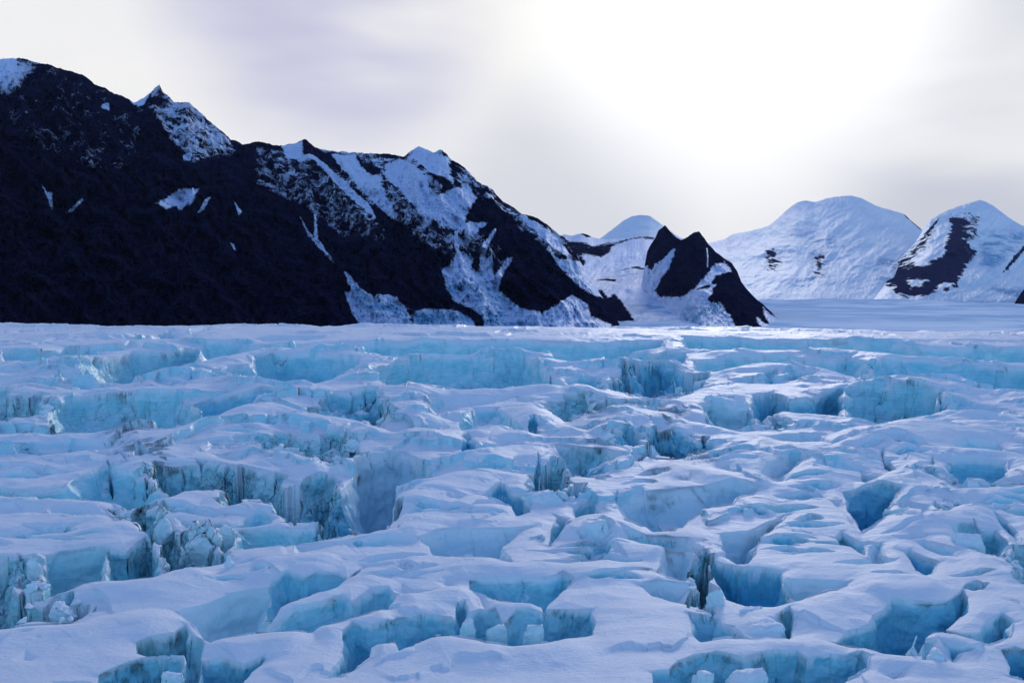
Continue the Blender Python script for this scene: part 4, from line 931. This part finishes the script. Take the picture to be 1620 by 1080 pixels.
sky5 = [(1040,470),(1080,400),(1110,386),(1130,382),(1150,377),(1158,370),(1175,367),(1190,364),(1215,358),(1230,346),(1245,332),(1260,320),(1275,317),(1290,320),(1305,314),(1320,311),(1345,309),(1362,313),(1385,325),(1400,330),(1415,334),(1430,338),(1440,348),(1458,363),(1480,380),(1510,420),(1540,470)]
mountain('snow_dome', 'broad rounded snow dome with two small rock patches', sky5, [(1040, 478), (1300, 474), (1540, 476)],
    Yc=[(1040, 12000), (1540, 12000)], Yf=[(1040, 6600), (1540, 6600)], mat=MAT_FAR, base_snow=1.0,
    rockp=[Z('4', [(1000,190),(1015,190),(1095,265),(1088,270)])], 
    mixed=[(.40, Z('4', [(290,370),(345,350),(355,410),(385,440),(345,485),(305,490),(280,435)])), (.42, Z('4', [(540,400),(605,390),(600,450),(575,515),(545,500)])), (.5, Z('4', [(215,420),(240,405),(235,440)]))],
    specks=[(.5, Z('4', [(330,290),(600,300),(660,350),(640,345),(560,315),(400,300)]))],
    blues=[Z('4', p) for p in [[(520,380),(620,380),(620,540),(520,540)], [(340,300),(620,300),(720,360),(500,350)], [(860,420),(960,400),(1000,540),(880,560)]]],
    relief=250, rough=.5, seed=5, soft=6, step=1.0, blend=2.5)

sky6 = [(1375,480),(1390,448),(1402,425),(1420,412),(1445,388),(1458,368),(1470,350),(1485,340),(1500,332),(1525,323),(1550,316),(1560,319),(1572,326),(1590,340),(1612,354),(1640,366),(1700,380),(1800,400),(1920,420)]
mountain('snow_peak', 'pointed snow peak with a broad ragged rock face', sky6, [(1375, 476), (1500, 478), (1920, 482)],
    Yc=[(1375, 9500), (1920, 9000)], Yf=[(1375, 6200), (1920, 6000)], mat=MAT_FAR, base_snow=1.0,
    rockp=[Z('4', p) for p in [[(1250,210),(1300,230),(1310,330),(1330,370),(1370,380),(1310,480),(1270,560),(1220,580),(1180,570),(1140,590),(1110,605),(1020,610),(960,590),(960,545),(905,550),(900,510),(960,470),(1040,470),(1100,480),(1170,430),(1210,400),(1220,330),(1240,280)],
        [(1510,490),(1565,410),(1620,350),(1636,358),(1580,425),(1530,480)], [(1105,290),(1130,265),(1180,212),(1190,215),(1150,265),(1110,300)]]],
    snow=[Z('4', p) for p in [[(1020,530),(1080,520),(1130,530),(1090,560),(1040,570)], [(1170,560),(1220,540),(1260,545),(1200,572)]]],
    mixed=[(.44, Z('4', [(1240,195),(1395,195),(1400,300),(1345,340),(1380,400),(1300,400),(1290,240)])), (.42, Z('4', [(895,520),(960,440),(1110,300),(1150,270),(1140,330),(1060,430),(1120,490),(1000,560),(930,560)])), (.42, Z('4', [(1080,470),(1180,420),(1230,470),(1220,580),(1100,600)]))],
    specks=[(.34, Z('4', [(1180,240),(1300,230),(1370,380),(1310,480),(1220,590),(1110,610),(960,600),(890,540),(960,450),(1200,400)]))],
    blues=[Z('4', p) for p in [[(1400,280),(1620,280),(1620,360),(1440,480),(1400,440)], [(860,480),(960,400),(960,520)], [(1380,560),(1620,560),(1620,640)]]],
    relief=270, rough=.7, seed=6, soft=6, step=.8, blend=3)

mountain('rock_outcrop', 'small dark rock outcrop at the right edge of the valley', [(1596,492),(1603,482),(1609,472),(1616,462),(1624,452),(1640,440),(1700,405),(1760,400),(1840,420),(1900,460)], [(1592, 496), (1900, 500)],
    Yc=[(1592, 5200), (1900, 5200)], Yf=[(1592, 4600), (1900, 4300)], mat=MAT_DARK, snow=[[(1585,475),(1606,462),(1613,448),(1620,430),(1630,440),(1612,466),(1600,482)]], relief=40, rough=1.6, seed=7)


# ------------------------------------------------------------------ valley floor reaching the horizon
nr, nc = 260, 420
yy = np.concatenate([np.linspace(-3000, 900, 20), np.geomspace(930, 19000, nr - 20)])
xx = np.linspace(-1, 1, nc)
VX = xx[None, :] * (np.abs(yy)[:, None] * 1.0 + 2500); VY = np.repeat(yy[:, None], nc, 1)
VZ = np.interp(VY, [-3000, 0, 900, 1500, 2200, 6600, 9000, 19000], [-95, -95, -80, -84, -127, -297, -330, -360])
VZ = VZ + 34 * sstep(3500, 6000, VY) * fbm(VX / 1100, VY / 900, VX * 0 + 9, 3)
VZ = VZ + 10 * np.clip(VY / 3000, .3, 2) * fbm(VX / 500, VY / 700, VX * 0, 4) + 3.0 * fbm(VX / 90, VY / 160, VX * 0 + 4, 3)
fl = grid_mesh('snowfield', VX, VY, VZ, MAT_VALLEY, dict(snow=np.ones_like(VX), speck=VX * 0, blue=np.ones_like(VX) * .55))
fl['kind'] = 'structure'; fl['label'] = 'pale snow plain in the valley beyond the glacier'

# ------------------------------------------------------------------ thin air
me = bpy.data.meshes.new('haze')
hx, y0_, y1_, z0_, z1_ = 22500.0, -3400.0, 20500.0, -900.0, 2600.0
vv = [(sx_ * hx, y, z) for z in (z0_, z1_) for y in (y0_, y1_) for sx_ in (-1, 1)]
me.from_pydata(vv, [], [(0, 2, 3, 1), (4, 5, 7, 6), (0, 1, 5, 4), (2, 6, 7, 3), (0, 4, 6, 2), (1, 3, 7, 5)]); me.update()
hz = bpy.data.objects.new('haze', me); scene.collection.objects.link(hz); hz['kind'] = 'stuff'; hz['label'] = 'thin bluish air over the glacier and mountains'
HM = bpy.data.materials.new('thin_air'); HM.use_nodes = True; ht = HM.node_tree; ht.nodes.clear()
pv = ht.nodes.new('ShaderNodeVolumePrincipled'); pv.inputs['Color'].default_value = (.55, .62, 1.0, 1); pv.inputs['Density'].default_value = HAZE; pv.inputs['Anisotropy'].default_value = 0.0
ho = ht.nodes.new('ShaderNodeOutputMaterial'); ht.links.new(pv.outputs[0], ho.inputs['Volume']); me.materials.append(HM)

# ------------------------------------------------------------------ sky and sun
SUN_EL = math.radians(15.0); SUN_AZ = math.radians(14.0)      # azimuth to the right of the view axis (+Y)
w = bpy.data.worlds.new('World'); scene.world = w; w.use_nodes = True
nt = w.node_tree; nt.nodes.clear()
N = NT.__new__(NT); N.t = nt
sky = N.n('ShaderNodeTexSky', sky_type='NISHITA', sun_disc=False, sun_elevation=SUN_EL, sun_rotation=SUN_AZ, altitude=300.0, air_density=1.0, dust_density=.4, ozone_density=2.5)
tc = N.n('ShaderNodeTexCoord').outputs['Generated']
sdv = (math.sin(SUN_AZ) * math.cos(SUN_EL), math.cos(SUN_AZ) * math.cos(SUN_EL), math.sin(SUN_EL))
def dotdir(d):
    return N.n('ShaderNodeVectorMath', {0: tc, 1: d}, operation='DOT_PRODUCT').outputs['Value']
def pxdir(px, py):
    a, b, c = ray(px, py); l = math.sqrt(a * a + b * b + c * c); return (float(a / l), float(b / l), float(c / l))
sep = N.n('ShaderNodeSeparateXYZ', {'Vector': tc})
cn = N.noise(N.scl(tc, 1.0, 1.0, 3.2), 2.2, 5, .5, .3)
cn2 = N.noise(N.scl(tc, 1.0, 1.0, 4.0), 2.6, 3, .45, .1)
base = N.mix(N.ramp(cn, .35, .68), SKY_GREY, SKY_PALE)
base = N.mix(N.math('MULTIPLY', N.math('MULTIPLY', N.ramp(dotdir(pxdir(520, -20)), .978, .998), N.ramp(cn2, .22, .62)), .8), base, SKY_LILAC)
base = N.mix(N.math('MULTIPLY', N.ramp(dotdir(pxdir(1640, 290)), .955, 1.0), N.ramp(cn2, .30, .62)), base, (.66, .68, .74))
base = N.mix(N.math('MULTIPLY', N.ramp(dotdir(pxdir(900, 330)), .985, .999), .45), base, (.60, .62, .70))
glow = N.ramp(dotdir(pxdir(1180, -10)), .960, 1.0)
glow = N.math('POWER', glow, 1.2)
base = N.mix(glow, base, SKY_GLOW)
# cloud sheet thins out overhead and behind, where the deep blue Nishita sky takes over
front = N.ramp(sep.outputs[1], -.10, .75)
low = N.ramp(sep.outputs[2], .62, .24)
cov = N.math('MULTIPLY', front, low)
skyc = N.mix(1.0, sky.outputs[0], (SKYK, SKYK, SKYK), 'MULTIPLY')
backl = N.math('MULTIPLY', N.ramp(sep.outputs[1], .3, -.6), N.ramp(sep.outputs[2], .75, .15))
skyc = N.mix(.8, skyc, N.mix(backl, SKY_BACK, SKY_BEHIND))
col = N.mix(cov, skyc, base)
bg = N.n('ShaderNodeBackground', {'Color': col, 'Strength': 1.0})
N.n('ShaderNodeOutputWorld', {'Surface': bg.outputs[0]})

sl = bpy.data.lights.new('sun', 'SUN'); sl.energy = SUN_E; sl.angle = math.radians(12); sl.color = (1.0, .93, .86)
so = bpy.data.objects.new('sun', sl); scene.collection.objects.link(so)
so.rotation_euler = Vector(sdv).to_track_quat('Z', 'Y').to_euler()

scene.view_settings.view_transform = 'Standard'; scene.view_settings.look = 'None'
scene.view_settings.exposure = 0.0; scene.view_settings.gamma = 1.0
scene.cycles.max_bounces = 6; scene.cycles.diffuse_bounces = 4; scene.cycles.glossy_bounces = 2
scene.cycles.use_denoising = True
log('done')
